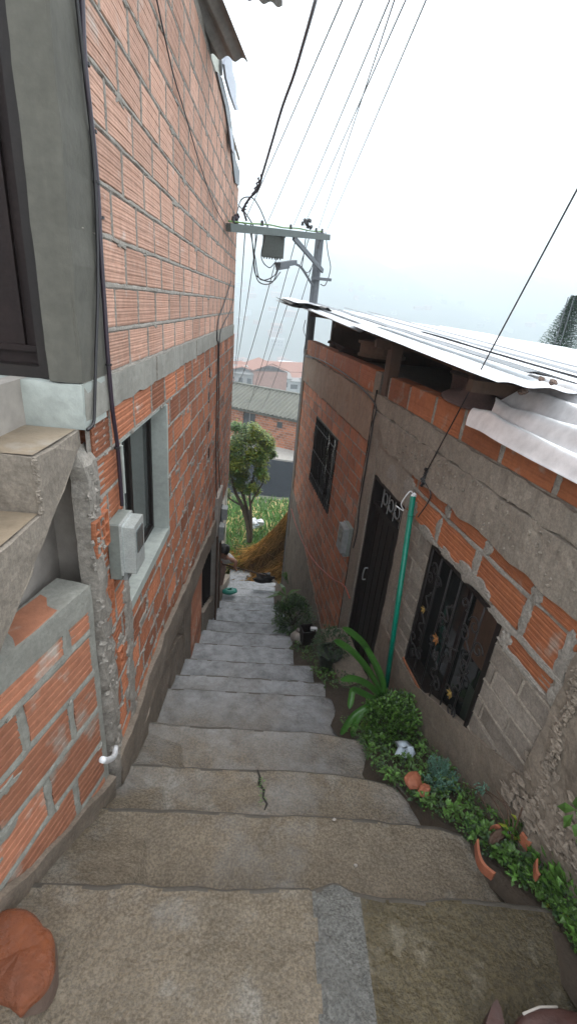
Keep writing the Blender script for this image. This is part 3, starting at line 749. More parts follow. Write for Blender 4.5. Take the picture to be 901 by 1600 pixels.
mb.build('door_surround', m_conc, rh)
mb = MB()
rough_slab(mb, RP, -.6, 1.24, -3.0, -1.0, -.03, .018, 0, .035, .012, .012)
for i in range(230):        # crumbling seam where the render meets the blocks
    t = random.random(); z = -1.05-1.2*t; s = 1.20-.11*t+.03*noise.noise(V((z*6, 0, 0))); mb.blob(RP(s+random.gauss(0, .014), z, .02), V((random.uniform(.006, .014), random.uniform(.006, .02), random.uniform(.006, .016))), 0, 6, .6)
for i in range(160):
    s = random.uniform(.7, 1.3); z = -(HS+SL*s)+.12+random.uniform(-.05, .35)*(random.random()); mb.blob(RP(s, z-.02, .022), V((.012, random.uniform(.012, .035), random.uniform(.008, .016))), 0, 6, .6)
mb.build('corner_render', m_concD, rh)
mb = MB()
rough_slab(mb, RP, 1.2, 3.0, -3.6, -2.3, -.03, .012, 0, .05, .004, .004, zt=lambda s: max(-2.31, -(HS+SL*s)+.28), zb=zb_)
for s in (1.0, 1.27, 1.55, 1.8, 2.1, 2.4): pass
mb.build('base_render', m_concD, rh)
# far section
mb = MB(); bF = lambda s: -(HS+SL*s)-.5
zF = [-1.075-.135*i for i in range(32)][::-1]
dk = [(3.9+.5*i, 4.4+.5*i, -9, -2.55-.46*i) for i in range(8)]
brick_wall(mb, RP, 3.99, 7.55, zF, .30, (.1, .6), [W1]+[(a, b, c, bF(a)) for a, b, c, d in dk], ng=2, gd=.0015, out=.001, joint=.013, vj=.012, jitter=.02)
backing(mb, RP, 3.98, 7.6, -6, -.46, [W1], d=-.008)
o = mb.build('far_brick_wall', [m_brickF, m_conc], rh); o['label'] = 'darker red brick half of the house beyond the door'
mb = MB(); topc(mb, [4.14, 4.61, 5.22, 5.72, 6.14, 6.59, 6.87, 7.2, 7.52], z0=-.65, z1=-.45, vj=.016)
mb.box((0, 0, 0), (1, 1, 1), 1, M=lambda q: RP(4.0+3.5*q.x, -.66+.2*q.y, -.12+.10*q.z))
mb.build('far_top_course', [m_brickR, m_mortar], rh)
mb = MB()
rough_slab(mb, RP, 3.99, 7.57, -1.08, -.665, -.02, .012, 0, .06, .006, .012, zb=lambda s: -1.06+.05*noise.noise(V((s*3, 0, 0))))
mb.build('far_band', m_bandF, rh)
mb = MB()
mb.box((0, 0, 0), (1, 1, 1), 0, M=lambda q: RP(3.985+.012*q.x, -3.5+2.9*q.y, .004+.0145*q.z))
mb.build('dark_gap', m_crack, rh)
mb = MB()
rough_slab(mb, RP, 7.5, 7.62, -6.2, -.6, -.3, .015, 0, .09, .004, .004)
rough_slab(mb, RP, 4.6, 7.52, -6, -4, -.03, .008, 0, .08, .004, .02, zt=lambda s: -2.9-.30*(7.5-s) if s > 5.9 else -3.38-.25*(5.9-s), zb=bF)
mb.build('stained_render', m_concD, rh)
# core behind the wall
mb = MB()
def rb_(a, b, c, d, e, f, m=0): mb.box((0, 0, 0), (1, 1, 1), m, M=lambda q: RP(a+(b-a)*q.x, c+(d-c)*q.y, e+(f-e)*q.z))
rb_(-.6, 7.6, -7, -.70, -5.5, -.16)
rb_(-.6, .1, -.7, -.62, -5, -.02)
mb.prism([RP(7.45, -.7, -.35), RP(7.45, -.05, -.35), RP(7.45, -.30, -4.9), RP(7.45, -.7, -4.9)], DD*.1, 1)
rb_(7.5, 7.6, -7, -.66, -.3, -.02, 1)
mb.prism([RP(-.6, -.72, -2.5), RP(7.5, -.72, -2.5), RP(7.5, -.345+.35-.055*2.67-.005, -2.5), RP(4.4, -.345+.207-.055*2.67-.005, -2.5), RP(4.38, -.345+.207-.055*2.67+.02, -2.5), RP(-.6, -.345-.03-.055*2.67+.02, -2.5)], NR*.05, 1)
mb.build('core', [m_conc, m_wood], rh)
# door
mb = MB()
def rbox(mb, a, b, c, d, e, f, m=0, t=.5): mb.box((0, 0, 0), (1, 1, 1), m, t, M=lambda q: RP(a+(b-a)*q.x, c+(d-c)*q.y, e+(f-e)*q.z))
s0, s1, z0, z1 = DOOR
rbox(mb, s0+.03, s1-.03, z0, z1-.24, -.07, -.04)
for i in range(5): rbox(mb, s0+.06+.125*i, s0+.066+.125*i, z0, z1-.3, -.04, -.034)
rbox(mb, s0+.03, s1-.03, z1-.24, z1-.02, -.12, -.11, 1)
door = mb.build('door', [m_metalD, m_black], rh); door['label'] = 'black metal door with an open scrolled fanlight'
mb = MB()
rbox(mb, s0, s0+.03, z0, z1, -.09, .004); rbox(mb, s1-.03, s1, z0, z1, -.09, .004); rbox(mb, s0, s1, z1-.025, z1, -.09, .004); rbox(mb, s0+.03, s1-.03, z1-.26, z1-.235, -.08, -.02)
mb.build('door_frame', m_metalD, door)
mb = MB()
for i in range(4): mb.tube([RP(s0+.12+.14*i, z1-.24, -.04), RP(s0+.12+.14*i, z1-.03, -.04)], .005, 5)
for i in range(3):
    c = s0+.19+.14*i; mb.tube([RP(c+.045*math.cos(a*.5), z1-.13+.05*math.sin(a*.5), -.035) for a in range(13)], .005, 5)
mb.build('fanlight_grille', m_steelgal, door)
mb = MB(); mb.tube(bez([RP(s1-.14, -2.15, -.03), RP(s1-.14, -2.16, .0), RP(s1-.13, -2.27, .0), RP(s1-.13, -2.28, -.03)]), .007, 6)
mb.build('handle', m_steelgal, door)
mb = MB(); rough_slab(mb, lambda s, z, d=0: RP(s, -3.02+d, z), 2.85, 3.8, -.02, .25, -.3, .0, 0, .04, .006, .01)
mb.build('doorstep', m_concD, rh)
# windows
def rwindow(W, deco):
    s0, s1, z0, z1 = W
    mb = MB(); t = .025
    rbox(mb, s0, s1, z0, z0+t, -.1, .006); rbox(mb, s0, s1, z1-t, z1, -.1, .006); rbox(mb, s0, s0+t, z0+t, z1-t, -.1, .006); rbox(mb, s1-t, s1, z0+t, z1-t, -.1, .006)
    wn = mb.build('window', m_metalD, rh)
    mb = MB(); rbox(mb, s0+t, s1-t, z0+t, z1-t, -.098, -.092); mb.build('pane', m_glass, wn)
    mb = MB()
    if deco:
        rbox(mb, (s0+s1)/2-.012, (s0+s1)/2+.012, z0+t, z1-t, -.09, -.07); rbox(mb, s0+.1, s0+.35, z0+.5, z1-t, -.0915, -.089, 1, .3); rbox(mb, s0+.06, s0+.2, z0+.05, z0+.35, -.0915, -.089, 2, .3)
        mb.build('inner_frame', [m_metalB, m_wood, m_pot], wn)
        g_ = MB(); d = .0
        n = 6
        for i in range(n+1):
            s = s0+t+(s1-s0-2*t)*i/n; g_.tube([RP(s, z0+.01, d), RP(s, z1-.01, d)], .0055, 6)
        def scroll(cs, cz, sc_, flip=1, rot=0):
            pts = []
            for k in range(34):
                u = k/33; th = 4.6*(1-abs(2*u-1))**1.0
                # S scroll: two spirals joined
                a = (1-u)*2-1; r = .028*sc_*(1-.62*min(1, abs(th-4.6)/4.6)) if False else .03*sc_
                x = flip*math.sin(math.pi*1.9*a)*.030*sc_*(1-.35*abs(a)); y = a*.095*sc_+.018*sc_*math.cos(math.pi*3*a)*abs(a)
                X = x*math.cos(rot)-y*math.sin(rot); Y = x*math.sin(rot)+y*math.cos(rot); pts.append(RP(cs+X, cz+Y, .008))
            g_.tube(pts, .0052, 6)
        def curl(cs, cz, r, a0, turns, sg=1):
            pts = [RP(cs+r*(1-k/26*.75)*math.cos(a0+sg*turns*k/26*6.28), cz+r*(1-k/26*.75)*math.sin(a0+sg*turns*k/26*6.28), .008) for k in range(27)]
            g_.tube(pts, .0052, 6)
        L_ = s1-s0
        for (fs, fz, r, a0, tu, sg) in ((.86, .86, .05, 0, 1.1, 1), (.78, .80, .05, 3, 1.1, -1), (.9, .77, .04, 1, 1.2, 1), (.88, .16, .05, 0, 1.2, 1), (.78, .2, .05, 2, 1.1, -1), (.93, .25, .05, 4, 1.1, 1),
                (.6, .62, .045, 1, 1.1, 1), (.5, .56, .045, 4, 1.1, -1), (.57, .36, .045, 2, 1.2, 1), (.66, .42, .04, 5, 1.1, -1), (.22, .82, .055, 0, 1.2, 1), (.12, .72, .05, 3, 1.2, -1), (.3, .72, .05, 1, 1.2, 1),
                (.2, .2, .05, 2, 1.2, 1), (.3, .28, .045, 4, 1.1, -1), (.1, .14, .045, 0, 1.2, 1), (.45, .2, .05, 1, 1.1, 1), (.38, .88, .04, 4, 1.1, -1), (.2, .55, .05, 3, 1.2, 1)):
            curl(s0+fs*L_, z0+fz*(z1-z0), r, a0, tu, sg)
        for (fs, fz, fl, ro) in ((.86, .6, 1, .1), (.86, .42, -1, -.1), (.55, .7, 1, .2), (.52, .27, -1, 0), (.2, .42, 1, .1), (.22, .62, -1, -.2), (.38, .5, 1, .4)): scroll(s0+fs*L_, z0+fz*(z1-z0), 1.1, fl, ro)
        gr = g_.build('grille', m_iron, wn, smooth=True)
        def flower(fs, fz, r, m, nm):
            f_ = MB()
            for k in range(6):
                a = k*math.pi/3; c, sn = math.cos(a), math.sin(a)
                Q = lambda x, y, d_: RP(s0+fs*L_+x*c-y*sn, z0+fz*(z1-z0)+x*sn+y*c, .014+d_)
                f_.add([Q(.1*r, 0, 0), Q(.55*r, .26*r, .006), Q(r, 0, .012), Q(.55*r, -.26*r, .006), Q(.55*r, 0, .001)], [(0, 1, 4), (1, 2, 4), (2, 3, 4), (3, 0, 4)], 0)
            f_.blob(RP(s0+fs*L_, z0+fz*(z1-z0), .016), .01, 0, 7, .1)
            f_.build('flower', m, gr)
        flower(.58, .48, .042, m_copper, 'f'); flower(.24, .30, .034, m_gold, 'g'); flower(.86, .54, .03, m_gold, 'g')
    else:
        rbox(mb, (s0+s1)/2-.012, (s0+s1)/2+.012, z0+t, z1-t, -.09, -.07); mb.build('inner_frame', m_metalB, wn)
        g_ = MB()
        for i in range(13):
            s = s0+t+(s1-s0-2*t)*i/12
            g_.tube([RP(s+.012*math.sin(k*1.1+i), z0+.01+(z1-z0-.02)*k/16, .012+.006*math.cos(k*1.1)) for k in range(17)], .006, 5)
        for z in (z0+.12, (z0+z1)/2, z1-.12): g_.tube([RP(s0, z, .008), RP(s1, z, .008)], .006, 5)
        k_ = g_
        for i in range(26):
            s = random.uniform(s0+.03, s0+.5); z = random.uniform(z0+.1, z1-.08)
            k_.tube([RP(s+.022*math.cos(a*.6)*(1-a*.05), z+.03*math.sin(a*.6)*(1-a*.05), .02) for a in range(10)], .004, 4)
        k_.build('grille', m_iron, wn)
    return wn
w2_ = rwindow(W2, True); w2_['label'] = 'black ornate grille window with copper flower'
w1_ = rwindow(W1, False); w1_['label'] = 'far window behind twisted bars'
mb = MB(); s0, s1, z0, z1 = W2; rbox(mb, s0-.0, s1+.02, z0-.02, z0-.004, -.05, .010, 0)
mb.build('brick_sill', m_brickF, rh)
def roofP(s, o, h=0): return NR*o + DD*s + V((0, 0, -.345+.047*s-.055*(o-1.25)+h))
def beam_(mb, a, b, w_, h_, m=0):
    a, b = V(a), V(b); d = (b-a).normalized(); sX = d.cross(V((0, 0, 1))).normalized(); u = sX.cross(d)
    P = [a+sX*x*w_+u*y*h_ for x, y in ((-.5, -.5), (.5, -.5), (.5, .5), (-.5, .5))]; mb.prism(P, b-a, m)
# timber post, rafters
mb = MB(); a = RP(3.93, -.64, -.05)
mb.box((0, 0, 0), (1, 1, 1), 0, M=lambda q: RP(3.84+.11*q.x, -.64+.44*q.y, -.10+.09*q.z))
mb.build('timber_post', m_wood, rh)
mb = MB()
for s in (.8, 2.3, 3.9, 5.4, 6.9): beam_(mb, roofP(s, 1.30, -.05), roofP(s, 3.9, -.05), .05, .06)
beam_(mb, roofP(.2, 1.62, -.04), roofP(7.9, 1.62, -.04), .05, .05)
mb.build('rafters', m_wood, rh)
# tin roof
def roofP(s, o, h=0): return NR*o + DD*s + V((0, 0, -.345+.047*s-.055*(o-1.25)+h))
roof = MB(); roof.box((0, 0, 0), (.001, .001, .001), 0)
rf = MB()
def tin(s0, s1, o0, o1, h, m, amp=.011, pitch=.13, bend=None, skew=0):
    mb = MB(); nc = max(8, int((o1-o0)/pitch*8)); ns = 12
    for sg in (0, 1):
        def fn(i, j):
            o = o0+(o1-o0)*i/nc; s = s0+(s1-s0)*j/ns+skew*(i/nc)
            p = roofP(s, o, h+amp*math.sin(o/pitch*2*math.pi)-.002*sg+.005*noise.noise(V((s*2, o*2, h*30))))
            return bend(p, i/nc, j/ns) if bend else p
        mb.grid(nc+1, ns+1, fn, 0, .5)
    return mb.build('roof_sheet', m, rh, smooth=True)
tin(4.3, 8.28, 1.22, 2.05, .0, m_zinc)
tin(4.2, 8.22, 1.98, 2.9, .018, m_zinc)
tin(4.3, 8.15, 2.85, 3.8, .0, m_zinc); tin(4.1, 8.1, 3.75, 4.7, .018, m_zinc); tin(4.2, 8.05, 4.65, 6.2, 0, m_zinc)
tin(1.9, 4.75, 1.20, 1.80, .035, m_zinc, amp=.006, pitch=.2)
tin(1.6, 4.6, 1.74, 2.6, .05, m_zinc); tin(.8, 4.5, 2.55, 3.5, .035, m_zinc); tin(.3, 4.6, 3.45, 4.4, .05, m_zinc); tin(.3, 4.6, 4.35, 6.2, .035, m_zinc)
# strips lying loose along the eave, and their dark gaps
tin(2.2, 7.9, 1.50, 1.62, .07, m_zincG, amp=.004)
tin(1.7, 7.6, 1.93, 2.06, .08, m_zincG, amp=.004)
tin(1.5, 7.6, 2.3, 2.35, .08, m_zincG, amp=.004)
tin(7.4, 8.75, 1.02, 1.75, .03, m_zincU, amp=.018, pitch=.16)
tin(7.0, 8.6, 1.08, 1.5, .065, m_zinc, amp=.006, pitch=.3, skew=.15)
tin(7.2, 8.68, 1.0, 1.35, -.005, m_zincU, amp=.006, pitch=.3, skew=-.1)
# crumpled near sheet hanging over the top course
a_ = [onR(776, 590, .02), onR(757, 655, .10)]
def near(i, j, nu, nv):
    u = i/nu; v = j/nv              # u along the alley (far -> near), v across from roof side down to lip
    s = 2.26-1.9*u; d = -.22+.33*v
    z = -.225-.02*u-.235*v+.0*u
    z += .026*math.sin(v*2*math.pi*3.6+.6)+.012*math.exp(-((u-.35)/.06)**2-((v-.5)/.2)**2)
    z += .007*noise.noise(V((u*5, v*3, 2)))+.02*math.exp(-((u-.08)/.05)**2)*math.sin(v*9)
    s += .05*math.sin(v*2*math.pi*2.5)*(1-u)+.03*noise.noise(V((v*5, 0, 0)))*(1-u)
    return RP(s, z, d)
mb = MB()
mb.grid(41, 121, lambda i, j: near(i, j, 40, 120), 0, .5); mb.grid(41, 121, lambda i, j: near(i, j, 40, 120)-V((0, 0, .003)), 0, .5)
o = mb.build('roof_sheet', m_zinc, rh, smooth=True); o['label'] = 'crumpled corrugated sheet bent down over the bricks'
# stones on the tin
for n_, (u, v, r, lb) in enumerate(((816, 612, .022, 'brown pebble in a dent of the crumpled tin sheet'), (828, 600, .014, 'small dark flat chip beside the pebble on the crumpled tin'), (845, 592, .016, 'dark chip on the roof edge behind the crumpled tin'), (863, 597, .018, 'rightmost dark stone lying on the white tin roof'))):
    if n_ == 0: q = RP(*onR(u, v, -.0), 0)
    else: q = RP(*onR(u, v, -.08), -.08)
    mb = MB(); mb.blob(q, V((r, r*1.1, r*.7)), 0, 8, .3); tag(mb.build('stone', m_stoneS, origin=q), lb, 'stone')

# ------------------------------------------------------------------ things stored in the gap under the roof
q = RP(5.35, -.44, -.45)
mb = MB(); mb.lathe(q, [(0, 0), (.27, 0), (.27, .03), (.25, .035), (.25, .13), (.28, .135), (.28, .165), (.26, .17), (0, .17)], 26); tag(mb.build('storage_drum', m_card, origin=q, smooth=False), 'flat brown drum stored in the dark gap under the tin roof', 'drum')
q = RP(2.62, -.40, -.12)
mb = MB()
mb.lathe(q, [(0, .13), (.05, .128), (.075, .11), (.08, .04), (.10, .015), (.19, -.005), (.20, -.015), (.19, -.012), (.09, .005), (.07, 0)], 24, M=Matrix.Rotation(.15, 3, 'X'))
mb.grid(16, 10, lambda i, j: q+DD*(-.22+.02*i)+V((.02*math.sin(i*.9)+.08, 0, -.02-.016*j+.01*math.sin(i*1.3+j)))-NR*(.02+.008*j*0), 0)
tag(mb.build('hat', m_cloth, origin=q, smooth=True), 'dark brown brimmed hat lying on the orange brick row under the roof', 'hat')
q = RP(2.95, -.42, -.35); mb = MB(); mb.box((0, 0, 0), (1, 1, 1), 0, M=lambda p: RP(2.7+.5*p.x, -.46+.13*p.y, -.45+.2*p.z)); mb.box((0, 0, 0), (1, 1, 1), 1, M=lambda p: RP(2.68+.54*p.x, -.33+.02*p.y, -.47+.24*p.z))
tag(mb.build('crate', [m_maroon, m_metalD]), 'dark red crate with a black lid behind the brown hat', 'crate')
mb = MB()
for k in range(2): mb.prism([RP(3.30-.14*k, -.27, -.3), RP(3.22-.14*k, -.23, -.3), RP(3.16-.14*k, -.33, -.3), RP(3.24-.14*k, -.37, -.3)], -NR*.03, 0)
tag(mb.build('wrapped_bundle', m_card), 'two pale wrapped parcels hanging in the gap under the roof', 'bundle')
mb = MB(); mb.grid(10, 6, lambda i, j: RP(6.4-.11*i, -.44+.05*math.sin(i*.8)*(1-j/5)+.04*(5-j)/5, -.05-.05*j+.02*math.sin(i)), 0)
tag(mb.build('folded_sack', m_cloth, smooth=True), 'brown folded sack lying on the far brick row under the roof', 'sack')

# ------------------------------------------------------------------ cables and meters on the walls
def meter(P, s, z, w_, h_, dp, label, mbody=m_meter, cap=m_meterglass, rust=False, group=None):
    t = thing('electric_meter', label, 'meter', tuple(P(s, z, 0)), group)
    mb = MB()
    def bx(a, b, c, d, e, f, m=0):
        r = .006
        mb.prism([P(x, zz, e) for x, zz in ((a+r, c), (b-r, c), (b, c+r), (b, d-r), (b-r, d), (a+r, d), (a, d-r), (a, c+r))], P(0, 0, f)-P(0, 0, e), m, .5)
    bx(s, s+w_, z, z+h_, .002, dp*.45); mb.build('back_box', mbody, t)
    mb = MB(); bx(s+.01, s+w_-.01, z+.03, z+h_-.01, dp*.45, dp); bx(s+.0, s+w_, z+.02, z+h_-.0, dp*.45, dp*.55); c = mb.build('cover', cap, t)
    mb = MB(); bx(s+.035, s+w_-.035, z+h_*.45, z+h_*.85, dp, dp+.004); mb.build('dial_window', m_glassG, c)
    mb = MB(); bx(s+.03, s+w_-.03, z-.02, z+.03, .004, dp*.6); mb.build('terminal_cover', m_steelgal, t)
    return t
meter(LP, 1.74, -1.155, .16, .27, .11, 'grey electric meter with clear cover beside the left window')
meter(LP, 5.50, -2.95, .16, .24, .12, 'lower dark meter box on the far plaster pilaster', m_metalD, m_steelgal)
meter(LP, 5.72, -2.75, .16, .20, .13, 'upper small meter box behind the lower one on the pilaster', m_metalD, m_steelgal)
meter(RP, 4.04, -2.30, .2, .32, .10, 'rusty grey meter box on the dark brick between window and door', m_meter, m_steelgal)
def cable(label, pts, r, m, cat='cable', name='cable', group=None, n=8, sm=True):
    mb = MB(); P = bez(pts, n) if sm else pts; mb.tube(P, r, 6)
    return tag(mb.build(name, m, smooth=True), label, cat, group)
zc = [(128, -12), (133, 100), (146, 220), (153, 300), (157, 380), (163, 470), (169, 560), (176, 640), (184, 700), (191, 790)]
cable('thick purple black service cable running down the left wall to the meter', [onx(a, b, XL+.018) for a, b in zc], .0085, m_cableP)
cable('thinner twin of the service cable turning into the wall at the concrete band', [onx(a, b, XL+.016) for a, b in [(119, -12), (131, 100), (144, 220), (151, 330), (153, 450), (150, 560), (148, 640), (146, 662), (137, 672)]], .006, m_cable)
for (a, b) in ((135, 100), (146, 205), (151, 285), (158, 340), (170, 570), (183, 700)):
    mb = MB(); p = onx(a, b, XL+.018); mb.tube([p-V((0, 0, .004)), p+V((0, 0, .004))], .012, 8)
    tag(mb.build('cable_tie', m_cable, origin=p), 'small black tie gripping the service cables on the left wall', 'cable tie', 'ties on the service cables')
mb = MB(); mb.tube([onx(189, 696, XL+.012), onx(194, 770, XL+.012)], .009, 8); tag(mb.build('conduit', m_sill), 'short grey conduit entering the top of the left meter', 'conduit')
cable('thin black wire slanting down the upper left wall to the crossarm', [onx(a, b, XL+.012) for a, b in [(243, -10), (258, 60), (272, 120), (290, 180), (312, 255), (335, 320), (358, 362)]], .004, m_cable)
cable('thin black wire looping down the far left wall to the pilaster meters', [onx(a, b, XL+.014) for a, b in [(361, 440), (350, 475), (341, 500), (339, 530), (341, 545), (338, 650), (338, 760), (340, 792)]], .006, m_cable)
cable('second black wire joining it from the wall end', [onx(a, b, XL+.014) for a, b in [(366, 445), (362, 480), (350, 505), (343, 530), (342, 600), (341, 700), (345, 790)]], .005, m_cable)
for k, lb in enumerate(('left brown pipe below the pilaster meters', 'right brown pipe below the pilaster meters')):
    mb = MB(); p = onx(340+5*k, 838, XL+.06); q = onx(343+5*k, 922, XL+.06); mb.tube([p, V((p.x, p.y+.02, -4.35))], .014, 7); tag(mb.build('pipe', m_wood), lb, 'pipe')
cable('dark cable along the joint between the two halves of the right house', [RP(*onR(a, b, .02), .024) for a, b in [(478, 556), (500, 562), (540, 585), (584, 628), (583, 660), (577, 700), (570, 742), (562, 790), (558, 830), (552, 856)]], .007, m_cable)
cable('red cord sagging across the far brick wall to the door', [RP(*onR(a, b, .02), .02) for a, b in [(455, 795), (462, 820), (474, 850), (490, 876), (505, 892), (520, 905), (537, 915), (546, 935)]], .006, m_redcord)
cable('loose black wire hanging off the far top corner of the right house', [RP(*onR(a, b, .05), .05) for a, b in [(477, 500), (474, 515), (478, 530), (475, 545), (476, 556), (490, 560)]], .005, m_cable)
# guy wire from the wall up and over
gp = RP(*onR(664, 740, .03), .03); g1 = ony(760, 560, 2.0); g2 = ony(905, 288, 1.9); g2 = g1+(g2-g1)*2.2
mb = MB(); mb.tube([gp, g1*1.0 if False else gp.lerp(g2, 1.0)], .004, 6)
tag(mb.build('guy_wire', m_cable), 'taut black wire from the knot on the right wall up over the tin roof', 'wire')
mb = MB()
for i in range(9): mb.blob(gp+V((random.uniform(-.008, .008), random.uniform(-.008, .008), .03-.014*i)), .012, 0, 6, .5)
mb.tube(bez([gp-V((0, 0, .05)), RP(*onR(672, 770, .02), .02), RP(*onR(668, 785, .015), .015), RP(*onR(652, 808, .01), .01)]), .004, 5)
tag(mb.build('wire_knot', m_cable), 'knotted black wire end on the concrete beam beside the green pipe', 'knot')
mb = MB()   # PVC pipe leaning beside the door
a = RP(*onR(645, 775, .07), .07); b = RP(*onR(600, 1092, .10), .10)
mb.tube([a, b], .019, 12); mb.tube([a-(a-b).normalized()*.13, a-(a-b).normalized()*.14], .0215, 12)
tag(mb.build('pvc_pipe', m_pvc, smooth=True), 'green plastic pipe leaning upright beside the black door', 'pipe')
mb = MB(); mb.tube(bez([a+V((0, 0, .01)), a+V((-.03, 0, .03)), a+V((-.07, 0, -.06)), a+V((-.04, .02, -.12)), a+V((-.09, .05, -.10))]), .004, 5); mb.blob(a+V((0, 0, .005)), .02, 0, 7, .4)
tag(mb.build('tape_wrap', m_white), 'whitish tape and string around the top of the green pipe', 'tape')

# ------------------------------------------------------------------ utility pole
PY = 8.25; pb = ony(494, 420, PY)
up = thing('utility_pole', 'grey utility pole with sideways crossarm rising behind the tin roof', 'pole', (pb.x, PY, -5.5))
mb = MB(); pt = ony(500, 364, PY); mb.tube([(pt.x, PY, -5.6), (pt.x, PY, pt.z)], [.085, .068], 10); mb.build('post', m_poleC, up)
armA = onx(358, 357, -.60); armB = ony(512, 372, PY-.02)
def beam(mb, a, b, w_, h_, m=0):
    a, b = V(a), V(b); d = (b-a).normalized(); sX = d.cross(V((0, 0, 1))).normalized(); u = sX.cross(d)
    P = [a+sX*x*w_+u*y*h_ for x, y in ((-.5, -.5), (.5, -.5), (.5, .5), (-.5, .5))]; mb.prism(P, b-a, m)
mb = MB(); beam(mb, armA+V((.0, -.075, 0)), armB+V((0, -.075, 0)), .06, .075); mb.build('crossarm', m_boxG, up)
AT = lambda t, h=.06: (armA.lerp(armB, t)+V((0, -.075, h)))
mb = MB(); beam(mb, AT(.56, -.04), ony(503, 424, PY)+V((0, -.08, 0)), .03, .06); mb.build('brace', m_poleC, up)
mb = MB(); c = ony(497, 436, PY); beam(mb, c+V((-.12, -.09, 0)), c+V((.2, -.09, 0)), .05, .04); mb.build('step_bracket', m_poleC, up)
bc = ony(427, 384, 6.95)
mb = MB(); mb.box((bc.x-.14, bc.y-.07, bc.z-.135), (bc.x+.14, bc.y+.07, bc.z+.13), 0); mb.box((bc.x-.15, bc.y-.08, bc.z+.11), (bc.x+.15, bc.y+.08, bc.z+.13), 0)
for i in range(7): mb.tube([(bc.x-.11+.035*i, bc.y-.03, bc.z-.13), (bc.x-.11+.035*i, bc.y-.03, bc.z-.16)], .01, 6)
jb = mb.build('junction_box', m_boxG, up)
mb = MB(); pts = [ony(488, 446, PY-.1), ony(472, 420, PY-.4), ony(462, 413, PY-.7), ony(450, 410, PY-.9)]; mb.tube(bez(pts, 5), .018, 8)
sl_ = mb.build('lamp_arm', m_poleC, up)
mb = MB(); h1, h2 = ony(434, 414, PY-1.25), ony(460, 410, PY-.85); beam(mb, h1, h2, .08, .06); beam(mb, h1+V((-.0, 0, -.03)), h1.lerp(h2, .6)+V((0, 0, -.03)), .06, .06); mb.build('lamp_head', m_poleC, up)
for t in (.03, .25, .52, .82, .9):
    mb = MB(); c = AT(t, .05); mb.tube([c, c+V((0, 0, .05))], [.022, .014], 8); mb.build('insulator', m_cable, up)
mb = MB()
for i in range(16): c = AT(.70+random.uniform(-.03, .03), .09); mb.blob(c+V((random.uniform(-.05, .05), 0, random.uniform(0, .09))), .022, 0, 6, .5)
mb.build('wire_clamp', m_cable, up)
pole_loops = [
 [AT(.16), ony(396, 400, 6.6), ony(400, 430, 6.6), ony(424, 440, 6.7), ony(438, 425, 6.9)],
 [AT(.1), ony(390, 360, 6.4), ony(398, 400, 6.5), ony(406, 436, 6.6), ony(428, 431, 6.8), ony(435, 412, 6.95)],
 [onx(374, 322, -.6), ony(387, 338, 6.35), ony(399, 365, 6.5), ony(397, 410, 6.6), ony(404, 440, 6.7), ony(424, 442, 6.8), ony(436, 418, 6.95)],
 [AT(.3), ony(408, 400, 6.8), ony(420, 418, 6.9), ony(430, 410, 6.95)],
 [ony(398, 312, 6.4), ony(408, 330, 6.6), ony(420, 360, 6.85)],
 [onx(369, 336, -.6), onx(377, 312, -.58), ony(390, 308, 6.3), ony(398, 312, 6.4)],
 [AT(.95), ony(512, 395, PY), ony(516, 420, PY), ony(508, 445, PY), ony(500, 444, PY)],
 [AT(.7), ony(474, 400, 7.8), ony(472, 420, 7.9), ony(482, 425, PY), ony(490, 410, PY)]]
mb = MB()
for L_ in pole_loops: mb.tube(bez(L_, 8), .007, 5)
mb.build('looping_wires', m_cable, up, smooth=True)
mb = MB(); mb.tube(bez([armA+V((0, -.075, .055))]+[AT(t, .056+.012*(i % 2)) for i, t in enumerate((.15, .3, .45, .6, .75, .9))], 4), .008, 5); mb.build('arm_cable', m_leafB, up)
# bundled cable coming over the camera
cable('thick wavy bundled cable from overhead to the end of the crossarm', [ony(500, -30, 3.0), ony(490, 10, 3.4), ony(473, 70, 3.9), ony(458, 120, 4.3), ony(440, 170, 4.8), ony(424, 225, 5.3), ony(410, 272, 5.8), ony(403, 296, 6.0), ony(388, 312, 6.1), ony(381, 328, 6.15), ony(385, 345, 6.2)], .011, m_cableP, name='bundled_cable')
mb = MB()
for k in range(3): mb.tube([p+V((.02*math.sin(i*1.3+k*2), 0, .02*math.cos(i*1.1+k*2))) for i, p in enumerate(bez([ony(407, 276, 5.85), ony(398, 298, 6.0), ony(386, 316, 6.1), ony(380, 330, 6.15)], 5))], .008, 5)
tag(mb.build('cable_splice', m_cableP), 'spliced strands wrapping the lower end of the bundled cable', 'cable splice')
mb = MB()
for i in range(9): mb.blob(onx(369, 342, -.62)+V((random.uniform(-.02, .02), random.uniform(-.05, .05), random.uniform(-.04, .04))), .025, 0, 6, .4)
tag(mb.build('cable_tangle', m_cableP), 'black knot of wires where the crossarm meets the left wall', 'cable tangle')
LINES = [((533, -4), (412, 312), .12), ((565, -4), (432, 356), .3), ((607, -4), (460, 355), .55), ((632, -4), (474, 356), .66), ((664, -4), (508, 360), .97), ((600, -4), (487, 310), .8)]
for (a, b, t) in LINES[:5]:
    p1 = AT(t, .1); p0 = ony(a[0], a[1], 2.4); p0 = p1+(p0-p1)*1.5
    mb = MB(); mb.tube(sag(p0, p1, .02), .003, 5); tag(mb.build('power_line', m_cable), 'thin black power line from overhead down to the crossarm', 'power line', 'power lines overhead')
p1 = AT(.85, .1); p0 = ony(615, -4, 2.4); mb = MB(); mb.tube(sag(p1+(p0-p1)*1.5, p1, .02), .003, 5); tag(mb.build('power_line', m_cable), 'thin black power line from overhead down to the crossarm', 'power line', 'power lines overhead')
